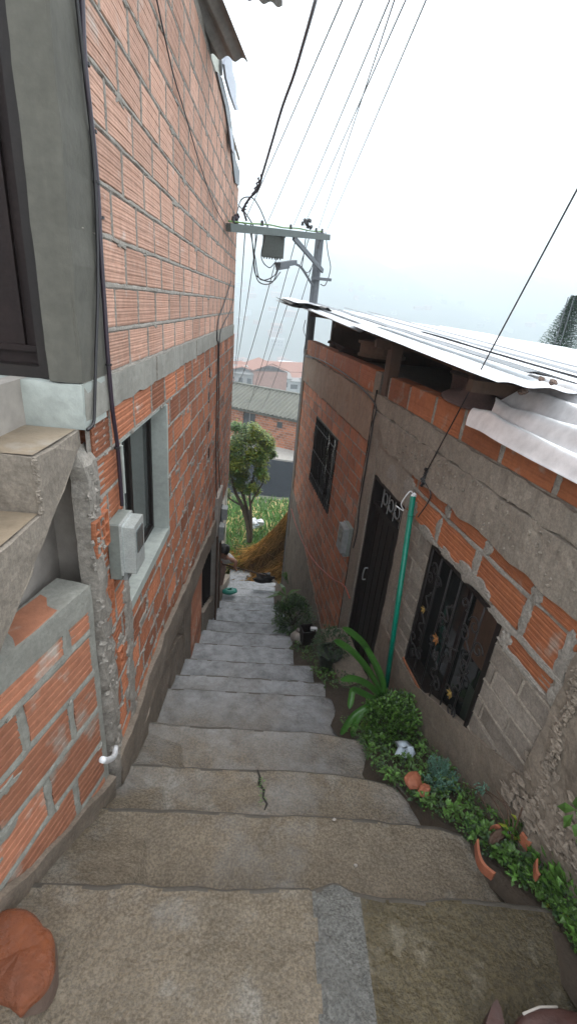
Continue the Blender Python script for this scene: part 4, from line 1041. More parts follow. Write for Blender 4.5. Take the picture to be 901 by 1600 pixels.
for (t, e, r) in ((.12, (367, 560), .012), (.22, (358, 600), .008), (.45, (366, 590), .02), (.6, (372, 655), .009), (.75, (382, 625), .011), (.9, (400, 640), .009)):
    q0 = AT(t, .02); q1 = ony(e[0], e[1], 33)
    mb = MB(); P = sag(q0, q1, .9); mb.tube(P, [.006+(r-.006)*i/(len(P)-1) for i in range(len(P))], 5)
    tag(mb.build('power_line', m_cable), 'thin black line running from the crossarm down to the valley', 'power line', 'power lines to the valley')

# ------------------------------------------------------------------ things on the steps
q = onz(40, 1500, ST[0][1]+.0)
mb = MB(); n = 34
px = [(-40, 1440), (-10, 1424), (20, 1416), (42, 1418), (60, 1432), (76, 1448), (84, 1470), (84, 1500), (76, 1528), (62, 1552), (44, 1568), (22, 1584), (-20, 1560), (-50, 1500)]
zt = ST[0][1]+.12
top = bez([onz(a, b, zt) for a, b in px]+[onz(*px[0], zt)], 4)[:-1]; n = len(top); cen = sum(top, V())/n
rings = []
for (f, h) in ((.0, .004), (.5, .005), (.86, .0), (.97, -.012), (1.0, -.035), (1.03, -.08), (1.0, -.125)):
    rings.append([cen+(p-cen)*f+V((0, 0, h+.012*noise.noise((cen+(p-cen)*f)*14))) + (V(((p-cen).x, (p-cen).y, 0)).normalized()*.008*noise.noise(p*22) if f > .8 else V()) for p in top])
mb.add([p for r in rings for p in r], [(i*n+k, i*n+(k+1) % n, (i+1)*n+(k+1) % n, (i+1)*n+k) for i in range(len(rings)-1) for k in range(n)], 0, .5)
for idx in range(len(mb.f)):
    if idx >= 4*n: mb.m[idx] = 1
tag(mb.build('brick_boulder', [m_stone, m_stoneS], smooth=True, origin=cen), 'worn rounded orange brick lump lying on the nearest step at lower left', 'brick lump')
q = onz(850, 1590, ST[0][1]+.1)
mb = MB(); zt = ST[0][1]+.16
top = [onz(a, b, zt) for a, b in [(795, 1640), (800, 1606), (812, 1584), (840, 1572), (870, 1572), (905, 1580), (940, 1600), (960, 1650)]]
n = len(top); cen = sum(top, V())/n
rs = []
for (f, h) in ((0, .012), (.7, .01), (.93, 0), (1, -.02), (1.02, -.09), (1, -.17)): rs.append([cen+(p-cen)*f+V((0, 0, h+.008*noise.noise(p*14+V((f, 0, 0))))) for p in top])
mb.add([p for r in rs for p in r], [(i*n+k, i*n+(k+1) % n, (i+1)*n+(k+1) % n, (i+1)*n+k) for i in range(5) for k in range(n)], 0)
mb.tube([p+V((0, 0, .002)) for p in rs[2][2:5]], .004, 6, 1)
tag(mb.build('glazed_lump', [m_maroon, m_plast], smooth=True, origin=cen), 'wet maroon lump with pale rim at the bottom right edge', 'stone')
mb = MB(); top = [onz(a, b, ST[0][1]+.1) for a, b in [(762, 1630), (758, 1600), (768, 1570), (776, 1560), (782, 1575), (790, 1610), (792, 1640)]]
mb.prism(top, (0, 0, -.1)); tag(mb.build('brick_shard', m_maroon, origin=top[0]), 'narrow dark brick shard left of the maroon lump', 'shard')
# white elbow at the foot of the left corner
p = onx(180, 1168, XL+.05); mb = MB(); mb.tube(bez([onx(181, 1168, XL+.03), onx(178, 1182, XL+.05), onx(168, 1188, XL+.07), onx(160, 1187, XL+.09)], 4), [.013]*13, 10)
tag(mb.build('pipe_elbow', m_white, smooth=True), 'white pipe elbow at the foot of the left brick corner', 'pipe elbow')
mb = MB(); c = onz(358, 927, -4.55); mb.blob(c+V((0, 0, .04)), V((.12, .07, .05)), 0, 9, .3); mb.blob(c+V((.04, .05, .04)), V((.09, .05, .04)), 0, 8, .3)
tag(mb.build('plastic_shoe', m_green_shoe, smooth=True), 'teal plastic shoe on the steps by the pilaster', 'shoe')
# ------------------------------------------------------------------ person with broom
def skin_fig(name, nodes, edges, m, parent=None, sub=2, root=0):
    me = bpy.data.meshes.new(name); me.from_pydata([n[0] for n in nodes], edges, []); o = bpy.data.objects.new(name, me); C.objects.link(o)
    sk = o.modifiers.new('skin', 'SKIN')
    for i, n in enumerate(nodes): me.skin_vertices[0].data[i].radius = (n[1], n[1]*(n[2] if len(n) > 2 else 1))
    me.skin_vertices[0].data[root].use_root = True
    sb = o.modifiers.new('sub', 'SUBSURF'); sb.levels = sub; sb.render_levels = sub
    for p_ in (0,): me.materials.append(m)
    for pl in me.polygons: pl.use_smooth = True
    dg = bpy.context.evaluated_depsgraph_get(); dg.update(); me2 = bpy.data.meshes.new_from_object(o.evaluated_get(dg)); me2.name = name
    if not me2.materials: me2.materials.append(m)
    me2.polygons.foreach_set('use_smooth', [True]*len(me2.polygons))
    bpy.data.objects.remove(o); o = bpy.data.objects.new(name, me2); C.objects.link(o)
    if parent is not None: o.parent = parent; o.matrix_parent_inverse = Matrix.Translation(-parent.location)
    return o
hd = ony(353, 861, 6.75); G = -(HS+SL*6.75)
per = thing('person', 'dark haired person stooping at the wall end and sweeping the steps with a broom', 'person', (XL-.0, 6.75, G))
X0 = hd.x-.03; hz = hd.z
sh = V((X0-.02, 6.82, hz-.17)); pel = V((X0-.13, 7.05, G+.56))
lsh = sh+V((-.10, .0, -.01)); rsh = sh+V((.14, -.02, -.01))
hand = ony(368, 889, 6.7); elb = rsh.lerp(hand, .5)+V((.045, 0, .045))
hand2 = ony(347, 881, 6.62)
NDS = [(pel, .12, .85), (pel.lerp(sh, .5), .12, .85), (sh, .125, .7), (sh.lerp(V((X0, 6.72, hz-.06)), .55), .05), (V((X0, 6.72, hz-.07)), .05), (V((X0, 6.70, hz-.01)), .078), (V((X0+.0, 6.69, hz+.04)), .072), (V((X0, 6.69, hz+.08)), .045),
       (lsh, .055), (lsh.lerp(hand2, .5)+V((-.02, .0, .0)), .038), (hand2+V((0, .02, .01)), .024), (rsh, .05), (elb, .036), (hand+V((-.02, 0, .02)), .024),
       (pel+V((-.08, .02, -.06)), .08), (pel+V((-.09, -.05, -.30)), .058), (V((X0-.22, 7.0, G-.12)), .04), (V((X0-.22, 6.88, G-.13)), .035),
       (pel+V((.07, .02, -.06)), .08), (pel+V((.08, -.05, -.30)), .058), (V((X0-.08, 7.0, G-.12)), .04), (V((X0-.08, 6.88, G-.13)), .035)]
EDG = [(0, 1), (1, 2), (2, 3), (3, 4), (4, 5), (5, 6), (6, 7), (2, 8), (8, 9), (9, 10), (2, 11), (11, 12), (12, 13), (0, 14), (14, 15), (15, 16), (16, 17), (0, 18), (18, 19), (19, 20), (20, 21)]
NDS += [(hand, .018)]; EDG += [(13, 22)]
for k in range(4):
    NDS += [(hand+V((.012, -.012+.012*k-.01, -.012)), .0085), (hand+V((.03, -.016+.012*k, -.03)), .0075)]; b_ = len(NDS)-2; EDG += [(22, b_), (b_, b_+1)]
skin_fig('body', NDS, EDG, m_skin, per)
skin_fig('shirt', [(pel+V((0, 0, .03)), .14, .9), (pel.lerp(sh, .5), .138, .9), (sh+V((0, .01, 0)), .14, .75), (sh+V((0, -.03, .05)), .07), (rsh+V((.02, 0, -.01)), .062), (rsh.lerp(elb, .4), .05), (lsh+V((-.01, 0, 0)), .06)], [(0, 1), (1, 2), (2, 3), (2, 4), (4, 5), (2, 6)], m_shirt, per)
skin_fig('trousers', [(pel+V((0, 0, .0)), .145, .95), (pel+V((-.08, .01, -.08)), .095), (pel+V((-.09, -.05, -.30)), .07), (V((X0-.22, 7.0, G-.05)), .05), (pel+V((.07, .01, -.08)), .095), (pel+V((.08, -.05, -.30)), .07), (V((X0-.08, 7.0, G-.05)), .05)], [(0, 1), (1, 2), (2, 3), (0, 4), (4, 5), (5, 6)], m_pink, per)
mb = MB(); mb.blob((X0, 6.73, hz+.035), V((.1, .105, .105)), 0, 14, .05); mb.build('hair', m_hair, per, smooth=True)
br = thing('broom', 'long handled broom with dark head held across the far steps', 'broom', tuple(hand))
mb = MB(); be = onz(418, 900, -(HS+SL*7.1)+.12); mb.tube([hand2, be], .012, 7); mb.build('handle', m_wood, br)
mb = MB(); mb.blob(be+V((-.06, 0, -.05)), V((.17, .10, .075)), 0, 12, .35); mb.box((be.x-.04, be.y-.04, be.z-.07), (be.x+.05, be.y+.04, be.z+.05), 0)
mb.build('broom_head', m_iron, br, smooth=True)

# ------------------------------------------------------------------ plants
def leaf(mb, p, d, L_, W_, m=0, droop=.3, nrm=None, t=None, seg=1):
    d = V(d).normalized(); s = d.cross(nrm or V((0, 0, 1)))
    if s.length < .05: s = V((1, 0, 0))
    s.normalize(); u = s.cross(d); p = V(p)
    if seg == 1:
        a = p+d*L_*.5+s*W_*.5+u*W_*.12; b = p+d*L_*.5-s*W_*.5+u*W_*.12; c = p+d*L_-u*L_*droop*.5; mid = p+d*L_*.52
        mb.add([p, a, c, b, mid], [(0, 1, 4), (1, 2, 4), (2, 3, 4), (3, 0, 4)], m, t)
def rdir(zmin=-1, zmax=1):
    a = random.uniform(0, 6.283); z = random.uniform(zmin, zmax); r = math.sqrt(max(0, 1-z*z)); return V((r*math.cos(a), r*math.sin(a), z))
def bush(name, label, cat, c, R, H, nleaf, L_, W_, mats, stems=8, group=None, squash=1, shape=None):
    c = V(c); t = thing(name, label, cat, tuple(c), group); mb = MB(); sm = MB()
    tips = []
    for i in range(stems):
        d = rdir(.25, 1); e = c+V((d.x*R*.8, d.y*R*.8, d.z*H*.9)); sm.tube(bez([c, c.lerp(e, .5)+V((0, 0, H*.12)), e], 4), [.006]*4+[.004]*4+[.003], 5); tips.append(e)
    cl = [c+V((0, 0, H*.45))+V((d.x*R*.75, d.y*R*.75, d.z*H*.45)) for d in [rdir(-.4, 1) for _ in range(max(8, stems*3))]]
    for i in range(nleaf):
        q = random.choice(cl); r = R*.34; o = rdir(); p = q+o*r*random.random()**.5
        if p.z < c.z-.02: continue
        dd_ = ((p-c).normalized()+rdir()*.8+V((0, 0, .25)))
        leaf(mb, p, dd_, L_*random.uniform(.6, 1.25), W_*random.uniform(.7, 1.2), random.choices(range(len(mats)), [3]+[1]*(len(mats)-1))[0])
    mb.build('foliage', mats, t); sm.build('stem', m_bark, t)
    return t
def zg(y): return -(HS+SL*y)
# bushes on the right kerb
c = onz(598, 1158, zg(2.3)-.14); c.x += .05
bush('leafy_bush', 'dense light green small leaved bush under the strap leaves', 'bush', c, .23, .38, 3600, .026, .018, [m_leafB, m_leafA, m_leafD], 14)
# strap-leaved plant
c = onz(592, 1120, zg(2.3)+.0)
sp = thing('strap_leaf_plant', 'plant with long arching glossy green strap leaves by the door', 'plant', tuple(c))
for k, ptsx in enumerate(([(602, 1092), (590, 1050), (570, 1010), (550, 990), (533, 980)], [(600, 1092), (578, 1052), (552, 1020), (532, 1006), (520, 1000)], [(598, 1092), (582, 1076), (566, 1065), (548, 1060), (530, 1063)],
        [(594, 1096), (570, 1085), (552, 1078), (548, 1092), (545, 1108)], [(592, 1100), (572, 1105), (552, 1118), (540, 1135), (532, 1148)], [(594, 1104), (574, 1108), (560, 1120), (552, 1138), (550, 1152)], [(600, 1092), (596, 1060), (582, 1030), (568, 1010)])):
    base = c+V((0, 0, .02)); ys = [c.y, c.y-.03, c.y-.08, c.y-.12, c.y-.16]
    if k in (4, 5): ys = [c.y, c.y-.04, c.y-.07, c.y-.10, c.y-.12]
    pl = bez([ony(a, b, y) for (a, b), y in zip(ptsx, ys)], 6); mb = MB(); vs_ = []
    N2 = len(pl)
    for i, p in enumerate(pl):
        f = i/(N2-1); wd = .021*min(1, .45+f*2.2)*(1 if f < .75 else max(.03, math.sqrt(max(0, 1-((f-.75)/.25)**2))))
        d = (pl[min(i+1, N2-1)]-pl[max(i-1, 0)]).normalized(); s = d.cross(V((0, -.7, .7))).normalized(); u = s.cross(d)
        vs_ += [p-s*wd+u*.006, p-s*wd*.5+u*.0, p-u*.004, p+s*wd*.5, p+s*wd+u*.006]
    mb.add(vs_, [(i*5+q_, i*5+q_+1, (i+1)*5+q_+1, (i+1)*5+q_) for i in range(N2-1) for q_ in range(4)], 0, .3+.08*k)
    mb.build('leaf', m_leafC, sp, smooth=True)
# potted plant
c = onz(512, 1040, zg(3.3)-.10)
pp = thing('potted_plant', 'dark green pot with a small bush beside the far door post', 'potted plant', tuple(c))
mb = MB(); mb.lathe(c, [(0, 0), (.085, 0), (.095, .09), (.112, .15), (.122, .152), (.122, .185), (.105, .185), (.10, .15), (0, .15)], 22); mb.build('pot', m_pot, pp, smooth=False)
mb = MB(); sm = MB()
for i in range(430):
    d = rdir(-.1, 1); r = .17*random.random()**.4; p = c+V((0, 0, .24))+V((d.x*r, d.y*r, d.z*.2*random.random()**.5)); leaf(mb, p, d+rdir()*.6, .04, .014)
for i in range(6): d = rdir(.4, 1); sm.tube([c+V((0, 0, .15)), c+V((d.x*.12, d.y*.12, .15+.2*d.z))], .004, 5)
mb.build('foliage', [m_leafD], pp); sm.build('stem', m_bark, pp)
c = onz(455, 985, zg(4.7)-.1); bush('fern_bush', 'dark green bush spilling onto the far steps from the right wall', 'bush', c+V((0.02, .1, 0)), .27, .36, 1700, .05, .02, [m_leafD, m_leafA], 10)
t = thing('broad_leaf_plant', 'plant with broad pointed leaves at the top of the far bush', 'plant', tuple(c+V((-.06, .5, 0))))
mb = MB()
for i in range(16):
    a = i*.9; d = V((math.cos(a), math.sin(a)*.6, .4)); leaf(mb, c+V((-.08, .45, .2)), d, random.uniform(.2, .3), .055, 0, .8)
for i in range(10):
    leaf(mb, c+V((-.16+.03*i, -.15, .1)), V((random.uniform(-1, 0), -.4, .3)), .12, .04, 1, .6)
mb.build('foliage', [m_leafA, m_leafD], t)
c = onz(458, 915, zg(6.8)); bush('weed_clump', 'bright green weeds at the far corner of the right house', 'weeds', c+V((-.03, .1, -.05)), .16, .25, 500, .06, .03, [m_leafB, m_leafA], 6)
# black box and white block
q = onz(478, 1003, zg(4.0)-.05); mb = MB(); Rz = Matrix.Rotation(.25, 3, 'Z')
mb.lathe(q, [(0, 0), (.085, 0), (.10, .17), (.107, .17), (.107, .19), (.09, .19), (.085, .03), (0, .03)], 4, M=Rz @ Matrix.Rotation(.785, 3, 'Z')); mb.box((q.x+.03, q.y-.02, q.z+.17), (q.x+.10, q.y+.02, q.z+.20), 1)
tag(mb.build('black_bucket', [m_metalD, m_white], origin=q), 'square black bucket between the dark bush and the pot', 'bucket')
q = onz(466, 1000, zg(4.1)-.05); mb = MB(); mb.blob(q+V((0, 0, .05)), V((.08, .08, .09)), 0, 9, .3); tag(mb.build('stone', m_plast, origin=q, smooth=True), 'pale stone beside the black bucket', 'stone')
# kerb soil bed
mb = MB()
edge = [(9.2, 431, 900), (6.2, 436, 945), (5.0, 452, 972), (4.0, 458, 1008), (3.5, 488, 1034), (3.1, 504, 1062), (2.8, 512, 1082), (2.23, 558, 1140), (1.79, 602, 1205), (1.44, 704, 1275), (1.04, 842, 1392), (.7, 905, 1460), (.2, 1000, 1600)]
def bed(i, j):
    y, u, v = edge[i]; z = zg(y)-.075; x0 = onz(u, v, -(HS+SL*y)-.05).x-.08; q = (NR.x*OFF+DD.x*(y)); x1 = (OFF - y*NR.y)/NR.x+.03
    f = j/5; return V((x0+(x1-x0)*f, y, z+.05*f+.02*noise.noise(V((y*5, f*4, 0)))-(.06 if j == 0 else 0)))
mb.grid(len(edge), 6, bed, 0)
tag(mb.build('soil_bed', m_soil, smooth=True), kind='structure')
def bedpt(y, f):
    for a, b in zip(edge, edge[1:]):
        if b[0] <= y <= a[0]:
            k = (y-b[0])/(a[0]-b[0]); xa = onz(a[1], a[2], -(HS+SL*a[0])-.05).x; xb = onz(b[1], b[2], -(HS+SL*b[0])-.05).x; x0 = xb+(xa-xb)*k
            x1 = (OFF-y*NR.y)/NR.x; return V((x0+(x1-x0)*f, y, zg(y)-.05+.05*f))
    return V((1, y, zg(y)))
# ground cover weeds
mb = MB()
for i in range(430):
    y = random.uniform(.55, 2.35) if random.random() < .85 else random.uniform(3.2, 5.0); f = random.random()**1.2
    if y < 1.3: f = random.random()*.75
    p = bedpt(y, f*1.0-.10); n = random.randint(4, 9); s = random.choice((.4, .55, .75, 1.1)); m = random.choices([0, 1, 2, 3], [3, 4, .3, 2])[0]; h = random.uniform(.01, .07)
    for k in range(n):
        d = rdir(.0, .9); leaf(mb, p+V((0, 0, h))+d*.012, d, .032*s, .02*s, m, .5)
for i in range(3000):
    y = random.uniform(.5, 2.5); f = random.random(); f = f*(.7 if y < 1.2 else 1); p = bedpt(y, f*1.1-.12); leaf(mb, p+V((0, 0, random.uniform(.0, .05))), rdir(.1, .9), random.uniform(.010, .022), .011, random.choice((0, 1, 3)))
for i in range(900):
    y = random.uniform(3.0, 5.5); p = bedpt(y, random.random()*.8); leaf(mb, p+V((0, 0, random.uniform(.0, .05))), rdir(.1, .9), .03, .018, random.choice((1, 3)))
tag(mb.build('ground_cover', [m_leafB, m_leafA, m_leafY, m_leafD]), 'low green weeds filling the bed along the right wall', 'weeds', kind='stuff')
# blue-green plant
c = onz(683, 1232, zg(1.75)-.05); t = thing('bluegreen_plant', 'feathery blue green plant above the red brick pieces', 'plant', tuple(c)); mb = MB(); sm = MB()
for i in range(26):
    d = rdir(.15, 1); e = c+V((d.x*.10+.0, d.y*.13, .04+d.z*.13)); sm.tube([c, e], .003, 4)
    for k in range(44): p = c.lerp(e, random.uniform(.35, 1.05)); leaf(mb, p+rdir()*.012, rdir(-.2, 1), .018, .006)
mb.build('foliage', m_leafBl, t); sm.build('stem', m_leafBl, t)
# dry stems
c = onz(796, 1318, zg(1.25)); t = thing('dry_shrub', 'leafless brown twiggy stems against the right wall', 'shrub', tuple(c)); mb = MB(); lf = MB()
for (a, b) in (((782, 1270), (757, 1232)), ((800, 1275), (775, 1235)), ((806, 1290), (815, 1262)), ((775, 1290), (741, 1228)), ((790, 1262), (755, 1232)), ((760, 1240), (716, 1222))):
    mb.tube(bez([c if a[0] > 762 else RP(*onR(757, 1234, .05), .05), RP(*onR(*a, .05), .05), RP(*onR(*b, .05), .05)], 5), .0035, 5)
for i in range(50): leaf(lf, RP(*onR(752+random.uniform(-8, 8), 1232+random.uniform(-8, 8), .05), .05), rdir(), .02, .006)
mb.build('stem', m_wood, t); lf.build('foliage', m_leafBl, t)
# compound leaf at right edge
c = onR(912, 1275, .12); c = RP(*c, .12); t = thing('hanging_leaf_sprig', 'green pointed leaves entering at the right edge beside the wall', 'sprig', tuple(c)); mb = MB()
for (a, b) in (((900, 1266), (872, 1260)), ((895, 1272), (880, 1290)), ((905, 1270), (899, 1250)), ((905, 1285), (897, 1304)), ((912, 1300), (904, 1330))):
    p = RP(*onR(*a, .12), .12); e = RP(*onR(*b, .14), .14); leaf(mb, p, e-p, (e-p).length*1.2, .035, 0, .2, nrm=-NR+V((0, 0, .6)))
mb.tube([RP(*onR(930, 1262, .1), .1), RP(*onR(900, 1268, .12), .12), RP(*onR(905, 1300, .12), .12)], .003, 4)
mb.build('foliage', m_leafA, t)
# weeds bottom right
c = onz(890, 1415, zg(.95)); bush('weed_clump', 'leafy weeds at the right edge below the cracked render', 'weeds', c+V((.06, .0, -.08)), .13, .17, 330, .05, .026, [m_leafB, m_leafA], 6)
c = onz(862, 1360, zg(1.1)); bush('weed_clump', 'light green weed beside the broken pot', 'weeds', c+V((0, .0, -.06)), .08, .12, 160, .045, .024, [m_leafB, m_leafA], 5)
c = onz(806, 1310, zg(1.25)); bush('weed_clump', 'bright broad leaved weed growing out of the broken pots', 'weeds', c+V((0.02, .0, -.03)), .06, .12, 110, .06, .03, [m_leafB, m_leafY], 4)
# broken pots and bricks
def shard(label, px, z, h, m=m_terra, cat='pot shard', name='pot_shard'):
    P = bez([onz(a, b, z) for a, b in px], 5); mb = MB(); n = len(P)
    vs_ = []
    for p in P: 
        vs_ += [p, p+V((.012, .006, 0)), p+V((.012, .006, h)), p+V((0, 0, h))]
    mb.add(vs_, [(i*4+k, i*4+(k+1) % 4, (i+1)*4+(k+1) % 4, (i+1)*4+k) for i in range(n-1) for k in range(4)]+[(0, 1, 2, 3), tuple((n-1)*4+k for k in (3, 2, 1, 0))], 0, .5)
    tag(mb.build(name, m, origin=P[0]), label, cat)
shard('curved terracotta pot rim along the step edge', [(740, 1322), (742, 1344), (750, 1362), (766, 1376)], zg(1.2), .045)
shard('upright terracotta shard right of the weeds', [(832, 1352), (832, 1370), (836, 1378)], zg(1.1)+.03, .04)
shard('small terracotta shard behind the weeds', [(762, 1300), (770, 1298), (776, 1303)], zg(1.35)+.03, .04)
shard('terracotta piece near the wall foot', [(808, 1312), (815, 1322), (822, 1330)], zg(1.2)+.03, .05)
for (u, v, sx, sy, r, lb) in ((645, 1220, .06, .045, .4, 'larger red brick piece under the blue green plant'), (662, 1236, .04, .03, .8, 'smaller pale red brick piece beside the larger one'), (776, 1308, .06, .025, .6, 'dark brown broken brick in the weeds by the dry stems')):
    c = onz(u, v, zg(1.6)+.0 if u < 700 else zg(1.25)); Rm = Matrix.Rotation(r, 3, 'Z') @ Matrix.Rotation(.3, 3, 'X'); mb = MB(); mb.blob(V((0, 0, 0)), V((sx, sy, .03)), 0, 8, .25)
    mb.v = [tuple(Rm @ V(p)+c) for p in mb.v]; tag(mb.build('brick_piece', m_terra if u < 700 else m_wood, origin=c), lb, 'brick piece')
c = onz(630, 1172, zg(2.0)+.02); mb = MB(); sd = 3
mb.blob(c, V((.045, .05, .03)), 0, 12, .7); tag(mb.build('crumpled_bag', m_paleblue, origin=c, smooth=True), 'pale blue crumpled plastic in the weeds below the bush', 'plastic bag')
c = onz(797, 1303, zg(1.3)+.04); mb = MB(); mb.blob(c, V((.016, .02, .02)), 0, 8, .5); tag(mb.build('plastic_scrap', m_paleblue, origin=c), 'tiny pale blue scrap at the foot of the dry stems', 'scrap')
# pebbles on the steps
for (u, v, k, lb) in ((522, 1280, 1, 'small white pebble on the second step'), (555, 1352, 1, 'small pale pebble beside the cement strip')):
    c = onz(u, v, ST[k][1]+.004); mb = MB(); mb.blob(c, V((.009, .007, .005)), 0, 7, .3); tag(mb.build('pebble', m_plast, origin=c), lb, 'pebble')
c = onz(398, 1200, ST[2][1]); 
mb = MB()
for i in range(40): p = onz(408+random.uniform(-5, 7), 1215+random.uniform(0, 45), ST[2][1]+.004); leaf(mb, p, rdir(.2, 1), .01, .006)
tag(mb.build('moss', m_leafB), 'green moss sprouting in the crack of the third step', 'moss', kind='stuff')

# ------------------------------------------------------------------ beyond the steps: straw, grass, tree, refuse
def zz(x, y): return gz(x, y)
mb = MB()
HX, HY = .8, 10.6
for i in range(2300):
    # strands combed from the heap's top right down to the left foot
    a = random.random(); x = random.uniform(-.7, 1.3); y = random.uniform(9.5, 11.4)
    h = max(0, (1.5*math.exp(-((x-.85)/.6)**2)+.35*math.exp(-((x-.0)/.45)**2))*math.exp(-((y-HY)/.9)**2)); z = zz(x, y)+h+random.uniform(-.06, .05)
    L_ = random.uniform(.3, .9); d = V((-.75+random.gauss(0, .4), -.35+random.gauss(0, .4), 0))
    if x < .3: d = V((random.gauss(-.3, .7), random.gauss(0, .7), random.gauss(0, .15)))
    pts = []; sd_ = random.uniform(0, .09)
    for k in range(5):
        q = V((x, y, 0))+d*L_*(k/4); hh = max(0, (1.5*math.exp(-((q.x-.85)/.6)**2)+.35*math.exp(-((q.x-.0)/.45)**2))*math.exp(-((q.y-HY)/.9)**2)); pts.append(V((q.x, q.y, zz(q.x, q.y)+hh+.03+sd_*(k+1)*.4+.07*math.sin(k*.8)+(z-zz(x, y)-h)*.5)))
    w_ = random.choice((.008, .012, .018, .026)); vs_ = []
    for p in pts: vs_ += [p+V((0, -w_, w_)), p+V((0, w_, -w_))]
    mb.add(vs_, [(2*k, 2*k+1, 2*k+3, 2*k+2) for k in range(4)], 0)
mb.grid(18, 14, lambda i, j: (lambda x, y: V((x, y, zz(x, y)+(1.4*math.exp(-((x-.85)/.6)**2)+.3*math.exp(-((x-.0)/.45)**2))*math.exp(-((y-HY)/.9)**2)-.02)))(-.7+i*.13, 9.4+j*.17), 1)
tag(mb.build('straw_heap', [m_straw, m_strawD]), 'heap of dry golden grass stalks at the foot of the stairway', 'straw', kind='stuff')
mb = MB()
for i in range(9000):
    y = 9.9+16*random.random()**1.5; x = random.uniform(-1.6, 1.6)*(y/10); p = V((x, y, zz(x, y)))
    if y < 11.3 and x > -.6+.3*random.random(): continue
    h = random.uniform(.12, .34)*(1+.3*(y > 13)); d = V((random.gauss(0, .5), random.gauss(0, .5), 1)).normalized(); w_ = random.uniform(.007, .015)*(y/11); e = p+d*h; k = e+V((d.x, d.y, -.25))*h*.5
    s = V((1, .3, 0)).normalized()*w_
    mb.add([p-s, p+s, e+s*.7, e-s*.7, k], [(0, 1, 2, 3), (3, 2, 4)], 0 if random.random() < .85 else 1)
tag(mb.build('tall_grass', [m_grass, m_straw]), 'tall green grass on the slope below the steps', 'grass', kind='stuff')
# tree
tb = ony(390, 842, 12.0); tb.z = min(tb.z, zz(tb.x, 12.0)+.1)
tr = thing('tree', 'small crooked tree with several trunks and yellow green crown beyond the steps', 'tree', tuple(tb))
mb = MB(); tips = []
def Tp(u, v, y=12.0): return ony(u, v, y)
limbs = [([(390, 842), (386, 815), (378, 790), (368, 770), (362, 750), (352, 720)], .075), ([(391, 840), (389, 810), (383, 785), (377, 765), (375, 735), (378, 700)], .06), ([(392, 838), (392, 812), (391, 790), (390, 770), (396, 745), (402, 715)], .05),
         ([(391, 790), (396, 778), (402, 768), (410, 755), (414, 735)], .03), ([(378, 790), (368, 785), (358, 778), (348, 765)], .035), ([(383, 785), (380, 755), (388, 730), (395, 700)], .03)]
for k, (pts, r) in enumerate(limbs):
    P = bez([Tp(u, v, 12+.25*math.sin(k*2)*i/len(pts)) for i, (u, v) in enumerate(pts)], 5); P[0].z -= .1
    mb.tube(P, [r*(1-.65*i/(len(P)-1)) for i in range(len(P))], 7); tips.append(P[-1]); tips.append(P[len(P)*2//3])
mb.build('trunk', m_bark, tr, smooth=True)
mb = MB()
clus = [(370, 690, .34), (385, 680, .38), (400, 688, .34), (412, 700, .3), (405, 720, .32), (392, 712, .34), (376, 720, .34), (360, 705, .4), (415, 685, .22), (380, 745, .24), (368, 740, .26), (395, 758, .17), (380, 762, .2), (405, 740, .2), (352, 740, .34), (410, 745, .2), (402, 768, .14), (366, 725, .34), (398, 672, .2), (425, 710, .14), (372, 668, .22), (422, 695, .16), (345, 700, .4), (372, 757, .18), (388, 768, .12), (350, 770, .2)]
for (u, v, r) in clus:
    for q_ in range(4):
        c = Tp(u, v, 12+random.uniform(-.5, .5))+rdir()*r*.4
        yl = random.random() < .65
        for i in range(int(230*r/.3)):
            p = c+rdir()*r*.72*random.random()**.5; leaf(mb, p, rdir(-.6, .8), .085, .042, 1 if (yl and random.random() < .7) else (0 if random.random() < .7 else 2))
mb.build('crown', [m_leafT, m_leafY, m_leafA], tr)
# refuse bag
c = ony(398, 818, 13.2); mb = MB(); mb.blob(c, V((.17, .15, .14)), 0, 12, .5); mb.blob(c+V((.16, 0, .05)), V((.12, .1, .1)), 0, 10, .5); mb.blob(c+V((.05, -.12, 0)), V((.08, .05, .05)), 1, 8, .4)
tag(mb.build('refuse_bag', [m_white, m_paleblue], origin=c), 'white refuse bags dumped on the grass behind the tree', 'refuse bags')
# mid building across the road
e0, e1 = onz(330, 629, -8.2), onz(520, 668, -8.2); bd = (e1-e0).normalized(); bn = V((-bd.y, bd.x, 0))
hb = thing('long_house', 'long single storey brick house with grey corrugated roof across the road', 'house', tuple((e0+e1)/2+V((0, 0, -2.7))))
L_ = (e1-e0).length
mb = MB()
def HP(s, z, d=0): return V((e0.x, e0.y, 0))+bd*s-bn*(d-.3)+V((0, 0, z))
brick_wall(mb, HP, 0, L_, [-10.85+.2*i for i in range(13)], .4, (.1, .6), [(3.1, 4.3, -9.95, -8.5)], ng=0, out=0, joint=.03, vj=.03)
backing(mb, HP, 0, L_, -11.1, -8.2, [(3.1, 4.3, -9.95, -8.5)], d=-.01, step=.5)
mb.box((0, 0, 0), (1, 1, 1), 1, M=lambda q: HP(L_*q.x, -11.1+2.9*q.y, -4+3.8*q.z))
mb.build('wall', [m_brickL, m_mortar], hb)
mb = MB(); mb.box((0, 0, 0), (1, 1, 1), 0, M=lambda q: HP(3.1+1.2*q.x, -9.95+1.45*q.y, -.15+.05*q.z))
mb.box((0, 0, 0), (1, 1, 1), 1, M=lambda q: HP(3.68+.05*q.x, -9.95+1.45*q.y, -.1+.03*q.z)); mb.build('window', [m_twin, m_tgrey], hb)
mb = MB(); mb.box((0, 0, 0), (1, 1, 1), 0, M=lambda q: HP(6.4+.5*q.x, -9.2+.5*q.y, -.1+.11*q.z)); mb.build('vent', m_twin, hb)
mb = MB(); mb.box((0, 0, 0), (1, 1, 1), 0, M=lambda q: HP(L_*q.x, -8.42+.16*q.y, .02+.2*q.z)); mb.build('gutter', m_fibG, hb)
